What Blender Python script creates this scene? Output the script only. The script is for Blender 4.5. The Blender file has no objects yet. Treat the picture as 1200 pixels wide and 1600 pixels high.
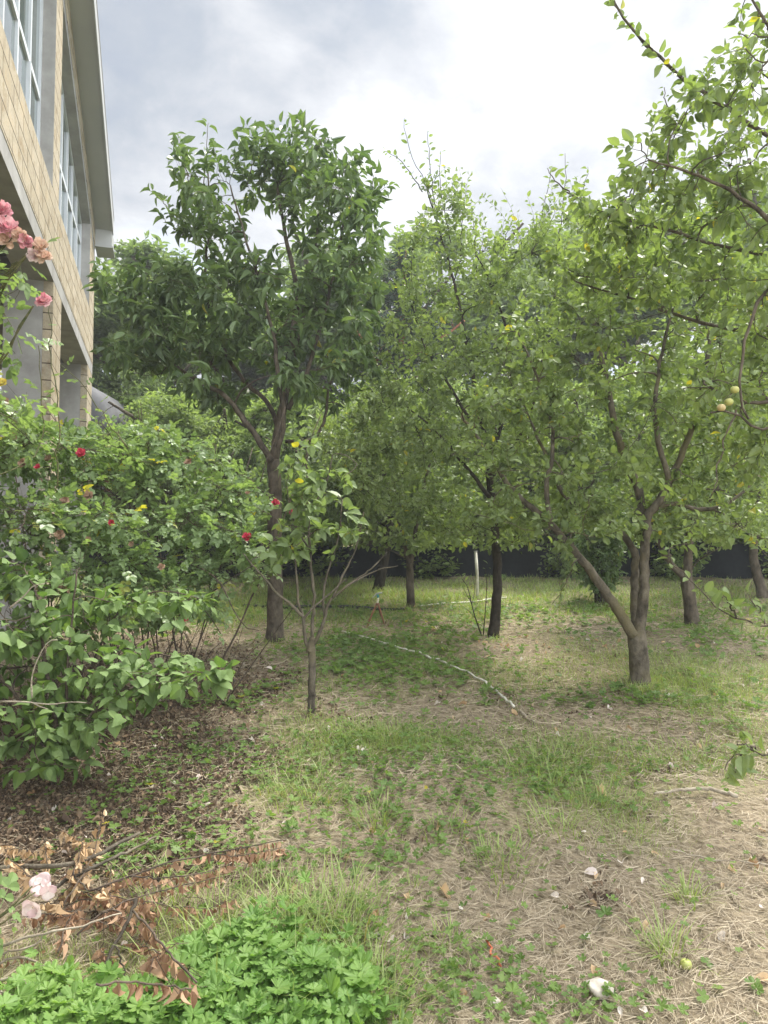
import bpy, math, random
import numpy as np
from mathutils import Vector

# ------------------------------------------------------------------ camera, sky, sun, exposure
sc = bpy.context.scene
COL = sc.collection
F_PX, CAM_H = 1164.0, 1.5
PITCH = math.atan(60 / F_PX)
SLOPE = 0.09
cam_d = bpy.data.cameras.new("camera")
cam = bpy.data.objects.new("camera", cam_d)
COL.objects.link(cam)
cam.location = (0, 0, CAM_H)
cam.rotation_euler = (math.radians(90) + PITCH, 0, 0)
cam_d.sensor_fit = 'VERTICAL'
cam_d.sensor_height = 36
cam_d.lens = 36 * F_PX / 1600
cam_d.clip_start = 0.05
cam_d.clip_end = 3000
sc.camera = cam

SUN_EL, SUN_AZ = math.radians(60), math.radians(48)      # azimuth measured from +Y towards +X
sun_dir = (math.sin(SUN_AZ) * math.cos(SUN_EL), math.cos(SUN_AZ) * math.cos(SUN_EL), math.sin(SUN_EL))
sd = bpy.data.lights.new("sun", 'SUN')
sd.energy = 1.8
sd.angle = math.radians(16)
sd.color = (1.0, 0.95, 0.86)
sun = bpy.data.objects.new("sun", sd)
COL.objects.link(sun)
sun.rotation_euler = Vector(sun_dir).to_track_quat('Z', 'Y').to_euler()

sc.view_settings.view_transform = 'Standard'
sc.view_settings.look = 'None'
sc.view_settings.exposure = 1.88
sc.view_settings.gamma = 1
sc.render.engine = 'CYCLES'
sc.cycles.max_bounces = 6
sc.cycles.diffuse_bounces = 3
sc.cycles.glossy_bounces = 2
sc.cycles.transmission_bounces = 4
sc.cycles.transparent_max_bounces = 6
sc.cycles.caustics_reflective = False
sc.cycles.caustics_refractive = False
sc.cycles.use_denoising = True

world = bpy.data.worlds.new("World")
sc.world = world
world.use_nodes = True
wn, wl = world.node_tree.nodes, world.node_tree.links
wn.clear()


def nd(nodes, t, **kw):
    n = nodes.new(t)
    for k, v in kw.items():
        if k.startswith('i_'):
            n.inputs[k[2:].replace('_', ' ')].default_value = v
        else:
            setattr(n, k, v)
    return n


def mth(nodes, links, op, a, b=None, c=None, clamp=False):
    n = nodes.new('ShaderNodeMath')
    n.operation = op
    n.use_clamp = clamp
    for i, v in enumerate((a, b, c)):
        if v is None:
            continue
        if isinstance(v, (int, float)):
            n.inputs[i].default_value = v
        else:
            links.new(v, n.inputs[i])
    return n.outputs[0]


def ramp(nodes, links, src, stops, interp='LINEAR'):
    r = nodes.new('ShaderNodeValToRGB')
    r.color_ramp.interpolation = interp
    els = r.color_ramp.elements
    while len(els) < len(stops):
        els.new(0.5)
    for e, (p, c) in zip(els, stops):
        e.position = p
        e.color = (c[0], c[1], c[2], 1) if not isinstance(c, (int, float)) else (c, c, c, 1)
    if src is not None:
        links.new(src, r.inputs['Fac'])
    return r.outputs['Color']


def mixc(nodes, links, fac, a, b, blend='MIX'):
    m = nodes.new('ShaderNodeMix')
    m.data_type = 'RGBA'
    m.blend_type = blend
    for sock, v in ((m.inputs[0], fac), (m.inputs[6], a), (m.inputs[7], b)):
        if isinstance(v, (int, float)):
            sock.default_value = v
        elif isinstance(v, tuple):
            sock.default_value = (v[0], v[1], v[2], 1)
        else:
            links.new(v, sock)
    return m.outputs[2]


sky = nd(wn, 'ShaderNodeTexSky', sky_type='NISHITA', sun_disc=False, sun_elevation=SUN_EL, sun_rotation=SUN_AZ,
         air_density=1.0, dust_density=1.5)
wtc = nd(wn, 'ShaderNodeTexCoord')
sep = nd(wn, 'ShaderNodeSeparateXYZ')
wl.new(wtc.outputs['Generated'], sep.inputs[0])
zc = mth(wn, wl, 'ADD', mth(wn, wl, 'MAXIMUM', sep.outputs[2], 0.0), 0.34)
cx = mth(wn, wl, 'DIVIDE', sep.outputs[0], zc)
cy = mth(wn, wl, 'DIVIDE', sep.outputs[1], zc)
cmb = nd(wn, 'ShaderNodeCombineXYZ')
wl.new(cx, cmb.inputs[0])
wl.new(cy, cmb.inputs[1])


def cloud_noise(scale, detail, rough, dist, loc):
    t = nd(wn, 'ShaderNodeTexNoise', i_Scale=scale, i_Detail=detail, i_Roughness=rough, i_Distortion=dist)
    q = nd(wn, 'ShaderNodeMapping')
    q.inputs['Location'].default_value = loc
    wl.new(cmb.outputs[0], q.inputs[0])
    wl.new(q.outputs[0], t.inputs['Vector'])
    return t


n1 = cloud_noise(2.6, 9.0, 0.58, 0.25, (2.8, 0.9, 0.0))
n2 = cloud_noise(0.9, 3.0, 0.5, 0.0, (7.4, 2.7, 0.0))
n3 = cloud_noise(7.5, 7.0, 0.62, 0.3, (0.0, 0.0, 0.0))
# closeness to the veiled sun
dot = nd(wn, 'ShaderNodeVectorMath', operation='DOT_PRODUCT')
nrm = nd(wn, 'ShaderNodeVectorMath', operation='NORMALIZE')
wl.new(wtc.outputs['Generated'], nrm.inputs[0])
wl.new(nrm.outputs[0], dot.inputs[0])
dot.inputs[1].default_value = sun_dir
glow = mth(wn, wl, 'POWER', mth(wn, wl, 'MAXIMUM', dot.outputs['Value'], 0.0), 9.0)
# cloud thickness -> brightness
th = mth(wn, wl, 'ADD', mth(wn, wl, 'MULTIPLY', n1.outputs['Fac'], 0.55), mth(wn, wl, 'MULTIPLY', n2.outputs['Fac'], 0.45))
th = mth(wn, wl, 'ADD', th, mth(wn, wl, 'MULTIPLY', mth(wn, wl, 'SUBTRACT', n3.outputs['Fac'], 0.5), 0.24))
th = mth(wn, wl, 'ADD', th, mth(wn, wl, 'MULTIPLY', glow, -0.05))
ccol = ramp(wn, wl, th, [(0.38, (8.6, 8.6, 8.5)), (0.44, (6.6, 6.65, 6.75)), (0.495, (5.3, 5.45, 5.7)), (0.545, (4.2, 4.5, 4.9)), (0.61, (3.4, 3.8, 4.5))])
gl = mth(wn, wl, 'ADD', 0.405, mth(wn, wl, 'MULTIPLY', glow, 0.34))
zen = mth(wn, wl, 'MULTIPLY', mth(wn, wl, 'SUBTRACT', sep.outputs[2], 0.66), 3.2, clamp=True)   # overcast brightening towards the zenith, boosted out of view to lift ambient light
back = mth(wn, wl, 'MULTIPLY', mth(wn, wl, 'SUBTRACT', 0.25, sep.outputs[1]), 1.2, clamp=True)      # added bright sky behind the camera, unseen, to light leaves facing it
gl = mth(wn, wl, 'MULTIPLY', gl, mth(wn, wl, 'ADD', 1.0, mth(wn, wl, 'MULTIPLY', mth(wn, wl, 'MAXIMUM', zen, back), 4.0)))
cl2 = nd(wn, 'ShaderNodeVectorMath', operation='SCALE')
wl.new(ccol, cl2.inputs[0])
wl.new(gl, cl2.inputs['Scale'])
cover = ramp(wn, wl, n1.outputs['Fac'], [(0.28, 0.55), (0.42, 0.93)])
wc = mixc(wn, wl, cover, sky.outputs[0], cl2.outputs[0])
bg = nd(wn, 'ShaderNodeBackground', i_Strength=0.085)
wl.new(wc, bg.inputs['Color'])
wo = nd(wn, 'ShaderNodeOutputWorld')
wl.new(bg.outputs[0], wo.inputs[0])

# ------------------------------------------------------------------ geometry of the view: picture point -> place
def ray(px, py):
    x = (px - 600) / F_PX
    y = -(py - 800) / F_PX
    c, s = math.cos(PITCH), math.sin(PITCH)
    return np.array([x, c - s * y, s + c * y])


def P(px, py, Y):
    r = ray(px, py)
    return np.array([0, 0, CAM_H]) + r * (Y / r[1])


def gz(x, y):
    x = np.asarray(x, float)
    y = np.asarray(y, float)
    b = np.where(y < 0, y * 0.05, y * SLOPE)
    b = np.where(y > 14, 14 * SLOPE + (np.minimum(y, 45) - 14) * 0.05, b)
    w = 0.016 * np.sin(x * 2.3 + 1.0) * np.sin(y * 1.9 + 0.4) + 0.010 * np.sin(x * 5.1 + y * 3.3) + 0.006 * np.sin(x * 11.0 - y * 9.0) * np.sin(y * 7)
    return b + w


def G(px, py, lift=0.0):
    r = ray(px, py)
    t = -(CAM_H - lift) / (r[2] - SLOPE * r[1])
    p = np.array([0, 0, CAM_H]) + r * t
    p[2] = float(gz(p[0], p[1])) + lift
    return p


# ------------------------------------------------------------------ object helpers
def tag(o, label=None, cat=None, group=None, kind=None):
    if label: o['label'] = label
    if cat: o['category'] = cat
    if group: o['group'] = group
    if kind: o['kind'] = kind
    return o


def empty(name, loc, label=None, cat=None, group=None, rz=0.0):
    o = bpy.data.objects.new(name, None)
    COL.objects.link(o)
    o.location = tuple(float(v) for v in loc)
    o.rotation_euler = (0, 0, rz)
    o.empty_display_size = 0.1
    return tag(o, label, cat, group)


def mesh_obj(name, verts, faces, mat, parent=None, attrs=None, smooth=False, world_space=True):
    """verts (N,3) array; faces: list of (M,k) index arrays. With a parent, world vertices are made local to it."""
    verts = np.asarray(verts, float)
    if parent is not None and world_space:
        c, s = math.cos(-parent.rotation_euler[2]), math.sin(-parent.rotation_euler[2])
        v = verts - np.array(parent.location)
        verts = np.stack([v[:, 0] * c - v[:, 1] * s, v[:, 0] * s + v[:, 1] * c, v[:, 2]], 1)
    me = bpy.data.meshes.new(name)
    faces = [np.asarray(f, np.int32) for f in faces if len(f)]
    me.vertices.add(len(verts))
    me.vertices.foreach_set('co', verts.astype(np.float32).ravel())
    tot = np.concatenate([np.full(len(f), f.shape[1], np.int32) for f in faces])
    loops = np.concatenate([f.ravel() for f in faces])
    me.loops.add(len(loops))
    me.loops.foreach_set('vertex_index', loops)
    me.polygons.add(len(tot))
    st = np.zeros(len(tot), np.int32)
    st[1:] = np.cumsum(tot)[:-1]
    me.polygons.foreach_set('loop_start', st)
    me.polygons.foreach_set('loop_total', tot)
    me.polygons.foreach_set('use_smooth', np.full(len(tot), bool(smooth)))
    for k, a in (attrs or {}).items():
        at = me.attributes.new(k, 'FLOAT', 'POINT')
        at.data.foreach_set('value', np.asarray(a, np.float32))
    me.update(calc_edges=True)
    me.materials.append(mat)
    o = bpy.data.objects.new(name, me)
    COL.objects.link(o)
    if parent is not None:
        o.parent = parent
    return o


class MB:
    """collects pieces of one mesh"""
    def __init__(self):
        self.v, self.f, self.n, self.a = [], [], 0, {}

    def add(self, v, faces, **attrs):
        v = np.asarray(v, float)
        self.v.append(v)
        for f in faces:
            if len(f):
                self.f.append(np.asarray(f, np.int64) + self.n)
        for k, a in attrs.items():
            self.a.setdefault(k, []).append(np.broadcast_to(np.asarray(a, float), (len(v),)))
        self.n += len(v)
        return self

    def box(self, x0, x1, y0, y1, z0, z1, **a):
        v = [(x, y, z) for z in (z0, z1) for y in (y0, y1) for x in (x0, x1)]
        q = [(0, 2, 3, 1), (4, 5, 7, 6), (0, 1, 5, 4), (2, 6, 7, 3), (0, 4, 6, 2), (1, 3, 7, 5)]
        return self.add(v, [q], **a)

    def build(self, name, mat, parent=None, smooth=False, world_space=True):
        fs = {}
        for f in self.f:
            fs.setdefault(f.shape[1], []).append(f)
        return mesh_obj(name, np.concatenate(self.v), [np.concatenate(x) for x in fs.values()], mat, parent,
                        {k: np.concatenate(x) for k, x in self.a.items()}, smooth, world_space)


def norm(v):
    return v / np.maximum(np.linalg.norm(v, axis=-1, keepdims=True), 1e-9)


def tubes(pts, rad, sides=6, cap=True):
    """pts (N,K,3), rad (N,K) -> verts, quads (+ end caps)"""
    pts = np.asarray(pts, float)
    rad = np.asarray(rad, float)
    N, K, _ = pts.shape
    t = np.empty_like(pts)
    t[:, 1:-1] = pts[:, 2:] - pts[:, :-2]
    t[:, 0] = pts[:, 1] - pts[:, 0]
    t[:, -1] = pts[:, -1] - pts[:, -2]
    t = norm(t)
    avg = norm(pts[:, -1] - pts[:, 0])
    ref = np.where(np.abs(avg[:, 2:3]) > 0.75, np.array([[1.0, 0, 0]]), np.array([[0, 0, 1.0]]))
    a = norm(np.cross(t, ref[:, None, :]))
    b = np.cross(t, a)
    ang = np.arange(sides) * 2 * math.pi / sides
    ring = a[:, :, None, :] * np.cos(ang)[None, None, :, None] + b[:, :, None, :] * np.sin(ang)[None, None, :, None]
    v = pts[:, :, None, :] + ring * rad[:, :, None, None]
    base = (np.arange(N) * K * sides)[:, None, None]
    k = (np.arange(K - 1) * sides)[None, :, None]
    s = np.arange(sides)[None, None, :]
    s2 = (s + 1) % sides
    q = np.stack([base + k + s, base + k + s2, base + k + sides + s2, base + k + sides + s], -1).reshape(-1, 4)
    faces = [q]
    if cap:
        faces.append((np.arange(N) * K * sides)[:, None] + (K - 1) * sides + np.arange(sides)[None, :])
        faces.append((np.arange(N) * K * sides)[:, None] + np.arange(sides)[None, ::-1])
    return v.reshape(-1, 3), faces


def resample(pts, K, smooth=True):
    pts = np.asarray(pts, float)
    if smooth and len(pts) > 2:
        for _ in range(2):                                   # Chaikin
            q = [pts[0]]
            for i in range(len(pts) - 1):
                q += [pts[i] * .75 + pts[i + 1] * .25, pts[i] * .25 + pts[i + 1] * .75]
            q.append(pts[-1])
            pts = np.array(q)
    d = np.r_[0, np.cumsum(np.linalg.norm(np.diff(pts, axis=0), axis=1))]
    t = np.linspace(0, d[-1], K)
    return np.stack([np.interp(t, d, pts[:, i]) for i in range(3)], 1)


# ------------------------------------------------------------------ leaf templates  (u along, v across, w up)
def leaf_tpl(us, ws, fold=0.10, droop=0.12, wave=0.0):
    V, rows = [], []
    for i, (u, w) in enumerate(zip(us, ws)):
        h = -droop * u * u
        if w < 1e-6:
            V.append((u, 0, h)); rows.append((len(V) - 1,) * 3)
        else:
            uo = u
            V += [(uo, -w, h + fold * w * 2 + wave * math.sin(i * 2.1)), (u, 0, h), (uo, w, h + fold * w * 2 - wave * math.sin(i * 1.7))]
            rows.append((len(V) - 3, len(V) - 2, len(V) - 1))
    q, t = [], []
    for a, b in zip(rows[:-1], rows[1:]):
        for (i, j) in ((0, 1), (1, 2)):
            f = [a[i], a[j], b[j], b[i]]
            g = []
            for x in f:
                if x not in g: g.append(x)
            (q if len(g) == 4 else t).append(g)
    return np.array(V), [np.array(x) for x in (q, t) if x]


TPL_FAR = (np.array([(0, 0, 0), (.35, .46, .06), (.72, .36, .02), (1, 0, -.12), (.72, -.36, .02), (.35, -.46, .06)]),
           [np.array([(0, 1, 2, 3), (0, 3, 4, 5)])])
TPL_APPLE = leaf_tpl([0, .12, .35, .62, .85, 1], [0, .27, .46, .42, .2, 0], .13, .20, .02)
TPL_CHERRY = leaf_tpl([0, .15, .38, .62, .82, 1], [0, .28, .47, .45, .24, 0], .22, .35, .02)
TPL_HEART = leaf_tpl([0.0, .03, .2, .45, .7, .88, 1], [0, .30, .50, .48, .30, .12, 0], .10, .22, .02)
TPL_DRY = leaf_tpl([0, .15, .4, .7, .9, 1], [0, .3, .46, .38, .18, 0], .42, .6, .07)


def compound_tpl():
    v, f = leaf_tpl([0, .2, .55, .85, 1], [0, .34, .46, .24, 0], .1, .12)
    V, Q, T = [], [], []
    n = 0
    for (u0, ang, s) in ((.62, 0, .40), (.55, 62, .36), (.55, -62, .36), (.26, 68, .30), (.26, -68, .30)):
        a = math.radians(ang)
        x = v * np.array([s, s * .82, s])
        w = np.stack([u0 + x[:, 0] * math.cos(a) - x[:, 1] * math.sin(a), x[:, 0] * math.sin(a) + x[:, 1] * math.cos(a),
                      x[:, 2] - .1 * u0 * u0], 1)
        V.append(w)
        for g in f:
            (Q if g.shape[1] == 4 else T).append(g + n)
        n += len(v)
    r = np.array([(0, -.008, 0), (0, .008, 0), (.64, .006, -.04), (.64, -.006, -.04)])
    V.append(r)
    Q.append(np.array([(0, 1, 2, 3)]) + n)
    return np.concatenate(V), [np.concatenate(Q), np.concatenate(T)]


TPL_ROSE = compound_tpl()


def geranium_tpl(lobes=7):
    V = [(0, 0, -.05)]
    ang0, ang1 = math.radians(-158), math.radians(158)
    pts = []
    for k in range(lobes):
        c = ang0 + (ang1 - ang0) * (k + .5) / lobes
        h = (ang1 - ang0) / lobes
        r = .5 * (1 - .10 * abs(k - (lobes - 1) / 2) / (lobes / 2))
        for da, rr in ((-.5, .56), (-.36, .84), (-.24, .96), (-.14, .88), (0, 1.03), (.13, .89), (.23, .97), (.36, .84)):
            pts.append((c + da * h, r * rr))
    pts.append((ang1, .16))
    for i, (a, r) in enumerate(pts):
        V.append((r * math.cos(a), r * math.sin(a), .10 * (r * 2) ** 2 - .03 + .03 * math.sin(a * 7)))
    T = [(0, i, i + 1) for i in range(1, len(pts))]
    return np.array(V), [np.array(T)]


TPL_GER = geranium_tpl()
TPL_GER_S = geranium_tpl(5)


def leaves(pos, D, Nn, L, W, tpl, rng, mb=None, tone=None):
    """places a template at every pos; returns an MB"""
    n = len(pos)
    mb = mb or MB()
    if n == 0:
        return mb
    D = norm(D)
    Nn = norm(Nn - D * np.sum(Nn * D, 1, keepdims=True))
    S = np.cross(Nn, D)
    V, faces = tpl
    L = np.broadcast_to(np.asarray(L, float), (n,))[:, None, None]
    W = np.broadcast_to(np.asarray(W, float), (n,))[:, None, None]
    droopvar = rng.uniform(.3, 1.8, (n, 1, 1))
    v = (pos[:, None, :] + L * V[None, :, 0:1] * D[:, None, :] + W * V[None, :, 1:2] * S[:, None, :]
         + L * droopvar * V[None, :, 2:3] * Nn[:, None, :])
    m = len(V)
    off = (np.arange(n) * m)[:, None, None]
    fs = [(off + f[None]).reshape(-1, f.shape[1]) for f in faces]
    rnd = rng.random(n) if tone is None else tone
    mid = np.clip(np.abs(V[:, 1]) * 2.2, 0, 1)
    mb.add(v.reshape(-1, 3), fs, rnd=np.repeat(rnd, m), mid=np.tile(mid, n))
    return mb


# ------------------------------------------------------------------ materials
def new_mat(name):
    m = bpy.data.materials.new(name)
    m.use_nodes = True
    m.node_tree.nodes.clear()
    return m, m.node_tree.nodes, m.node_tree.links


def leaf_mat(name, dark, lite, trans=0.42, rough=0.42, spec=0.35, back=1.25, tcol=(1.0, 1.06, 0.50), yellow=(.42, .36, .03), yfrac=.008, vein=.12):
    m, n, l = new_mat(name)
    at = nd(n, 'ShaderNodeAttribute', attribute_name='rnd')
    am = nd(n, 'ShaderNodeAttribute', attribute_name='mid')
    geo = nd(n, 'ShaderNodeNewGeometry')
    nz = nd(n, 'ShaderNodeTexNoise', i_Scale=1.1, i_Detail=2.0)
    l.new(geo.outputs['Position'], nz.inputs['Vector'])
    t = mth(n, l, 'ADD', mth(n, l, 'MULTIPLY', at.outputs['Fac'], .6), mth(n, l, 'MULTIPLY', mth(n, l, 'SUBTRACT', nz.outputs['Fac'], .3), .8))
    c = ramp(n, l, t, [(0.05, dark), (0.95, lite)])
    y = mth(n, l, 'GREATER_THAN', at.outputs['Fac'], 1 - yfrac)
    c = mixc(n, l, y, c, yellow)
    vn = mth(n, l, 'MULTIPLY', mth(n, l, 'SUBTRACT', 1.0, am.outputs['Fac']), vein)
    c = mixc(n, l, vn, c, (lite[0] * 1.9, lite[1] * 1.7, lite[2] * 1.9))
    bk = mixc(n, l, mth(n, l, 'MULTIPLY', geo.outputs['Backfacing'], .55), c, (lite[0] * back + .02, lite[1] * back + .02, lite[2] * back + .03))
    pr = nd(n, 'ShaderNodeBsdfPrincipled', i_Roughness=rough)
    pr.inputs['Specular IOR Level'].default_value = spec
    l.new(bk, pr.inputs['Base Color'])
    tr = nd(n, 'ShaderNodeBsdfTranslucent')
    tc = mixc(n, l, 1.0, c, (tcol[0] * 1.5, tcol[1] * 1.5, tcol[2] * 1.5), 'MULTIPLY')
    l.new(tc, tr.inputs['Color'])
    mx = nd(n, 'ShaderNodeMixShader', i_Fac=trans)
    l.new(pr.outputs[0], mx.inputs[1])
    l.new(tr.outputs[0], mx.inputs[2])
    o = nd(n, 'ShaderNodeOutputMaterial')
    l.new(mx.outputs[0], o.inputs[0])
    return m


def bark_mat(name, dark, lite, scale=9.0, band=3.0, bump=.6, moss=None):
    m, n, l = new_mat(name)
    tc = nd(n, 'ShaderNodeNewGeometry')
    mp = nd(n, 'ShaderNodeMapping')
    mp.inputs['Scale'].default_value = (1, 1, band)
    l.new(tc.outputs['Position'], mp.inputs[0])
    a = nd(n, 'ShaderNodeTexNoise', i_Scale=scale, i_Detail=6.0, i_Roughness=.65)
    l.new(mp.outputs[0], a.inputs['Vector'])
    b = nd(n, 'ShaderNodeTexNoise', i_Scale=scale * .28, i_Detail=3.0)
    l.new(tc.outputs['Position'], b.inputs['Vector'])
    c = ramp(n, l, mth(n, l, 'ADD', mth(n, l, 'MULTIPLY', a.outputs['Fac'], .65), mth(n, l, 'MULTIPLY', b.outputs['Fac'], .35)), [(.36, dark), (.64, lite)])
    if moss:
        mf = ramp(n, l, b.outputs['Fac'], [(.52, 0), (.68, .75)])
        c = mixc(n, l, mf, c, moss)
    pr = nd(n, 'ShaderNodeBsdfPrincipled', i_Roughness=.9)
    pr.inputs['Specular IOR Level'].default_value = .15
    l.new(c, pr.inputs['Base Color'])
    bp = nd(n, 'ShaderNodeBump', i_Strength=min(bump, 1.0), i_Distance=.02)
    l.new(a.outputs['Fac'], bp.inputs['Height'])
    l.new(bp.outputs[0], pr.inputs['Normal'])
    o = nd(n, 'ShaderNodeOutputMaterial')
    l.new(pr.outputs[0], o.inputs[0])
    return m


def plain_mat(name, col, rough=.7, var=.25, scale=12.0, metallic=0.0, spec=.3, trans=0.0, use_rnd=False, col2=None):
    m, n, l = new_mat(name)
    geo = nd(n, 'ShaderNodeNewGeometry')
    a = nd(n, 'ShaderNodeTexNoise', i_Scale=scale, i_Detail=5.0, i_Roughness=.6)
    l.new(geo.outputs['Position'], a.inputs['Vector'])
    src = a.outputs['Fac']
    c2 = col2 or tuple(min(1, x * (1 + var)) for x in col)
    c1 = tuple(x * (1 - var) for x in col) if not col2 else col
    if use_rnd:
        at = nd(n, 'ShaderNodeAttribute', attribute_name='rnd')
        src = mth(n, l, 'ADD', mth(n, l, 'MULTIPLY', at.outputs['Fac'], .75), mth(n, l, 'MULTIPLY', a.outputs['Fac'], .25))
        c = ramp(n, l, src, [(.05, c1), (.95, c2)])
    else:
        c = ramp(n, l, src, [(.3, c1), (.7, c2)])
    pr = nd(n, 'ShaderNodeBsdfPrincipled', i_Roughness=rough, i_Metallic=metallic)
    pr.inputs['Specular IOR Level'].default_value = spec
    l.new(c, pr.inputs['Base Color'])
    out = pr.outputs[0]
    if trans:
        tr = nd(n, 'ShaderNodeBsdfTranslucent')
        l.new(c, tr.inputs['Color'])
        mx = nd(n, 'ShaderNodeMixShader', i_Fac=trans)
        l.new(out, mx.inputs[1])
        l.new(tr.outputs[0], mx.inputs[2])
        out = mx.outputs[0]
    bp = nd(n, 'ShaderNodeBump', i_Strength=.25, i_Distance=.004)
    l.new(a.outputs['Fac'], bp.inputs['Height'])
    l.new(bp.outputs[0], pr.inputs['Normal'])
    o = nd(n, 'ShaderNodeOutputMaterial')
    l.new(out, o.inputs[0])
    return m


M = {}
M['apple_leaf'] = leaf_mat('apple_leaf', (.08, .125, .045), (.24, .305, .115), trans=.43, rough=.4, spec=.42, yfrac=.006)
M['apple_leaf_warm'] = leaf_mat('apple_leaf_warm', (.085, .13, .05), (.21, .28, .11), trans=.45, yfrac=.012)
M['cherry_leaf'] = leaf_mat('cherry_leaf', (.045, .09, .034), (.165, .235, .085), trans=.36, rough=.36, spec=.45, yfrac=.004)
M['far_leaf'] = leaf_mat('far_leaf', (.075, .115, .052), (.19, .25, .11), trans=.48, yfrac=0)
M['far_leaf_bright'] = leaf_mat('far_leaf_bright', (.11, .16, .065), (.27, .345, .14), trans=.5, yfrac=0)
M['pine_leaf'] = leaf_mat('pine_leaf', (.012, .03, .018), (.04, .07, .03), trans=.1, yfrac=0)
M['rose_leaf'] = leaf_mat('rose_leaf', (.09, .145, .065), (.23, .315, .13), trans=.45, rough=.36, spec=.45, yfrac=.02)
M['heart_leaf'] = leaf_mat('heart_leaf', (.055, .115, .032), (.185, .265, .085), trans=.38, rough=.55, spec=.25, yfrac=.004)
M['geranium_leaf'] = leaf_mat('geranium_leaf', (.10, .21, .045), (.215, .335, .085), trans=.4, rough=.5, yfrac=0, vein=.2)
M['weed_leaf'] = leaf_mat('weed_leaf', (.075, .14, .035), (.19, .28, .07), trans=.4, rough=.5, yfrac=.002)
M['grass'] = leaf_mat('grass', (.13, .175, .055), (.32, .39, .13), trans=.45, rough=.45, yellow=(.34, .28, .12), yfrac=.10, vein=0)
M['straw'] = plain_mat('straw', (.17, .13, .085), rough=.75, use_rnd=True, col2=(.56, .475, .34))
M['dry_leaf'] = plain_mat('dry_leaf', (.20, .10, .055), rough=.7, use_rnd=True, col2=(.56, .37, .23), trans=.25)
M['dry_leaf_pale'] = plain_mat('dry_leaf_pale', (.38, .23, .11), rough=.7, use_rnd=True, col2=(.74, .56, .35), trans=.25)
M['litter'] = plain_mat('litter', (.06, .04, .027), rough=.8, use_rnd=True, col2=(.38, .27, .17), trans=.1)
M['petal_pale'] = plain_mat('petal_pale', (.6, .5, .45), rough=.6, use_rnd=True, col2=(.85, .78, .7), trans=.3)
M['bark'] = bark_mat('bark', (.035, .028, .020), (.17, .14, .105), scale=16, band=.6, bump=1.0)
M['bark_light'] = bark_mat('bark_light', (.035, .029, .021), (.21, .18, .135), scale=15, band=.7, bump=1.0, moss=(.13, .11, .05))
M['bark_dark'] = bark_mat('bark_dark', (.016, .014, .010), (.075, .062, .047), scale=16, band=.7, bump=1.0)
M['bark_rust'] = bark_mat('bark_rust', (.14, .05, .025), (.36, .16, .09))
M['twig'] = bark_mat('twig', (.05, .04, .03), (.17, .13, .10), scale=20)
M['twig_pale'] = bark_mat('twig_pale', (.22, .18, .13), (.50, .44, .34), scale=20)
M['cane'] = bark_mat('cane', (.06, .08, .03), (.16, .14, .07), scale=20)

# ------------------------------------------------------------------ growing a tree
def blob_px(px, py, rx, ry, Y, rd):
    """an ellipsoid of foliage at distance Y: centre, radii in metres"""
    return (P(px, py, Y), np.array([rx * Y / F_PX, rd, ry * Y / F_PX]))


def sample_blobs(blobs, n, rng, power=.5):
    w = np.array([b[1].prod() for b in blobs]) ** .8
    k = rng.choice(len(blobs), n, p=w / w.sum())
    d = norm(rng.normal(size=(n, 3)))
    r = rng.random((n, 1)) ** power
    c = np.array([blobs[i][0] for i in k])
    R = np.array([blobs[i][1] for i in k])
    return c + d * r * R


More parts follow.
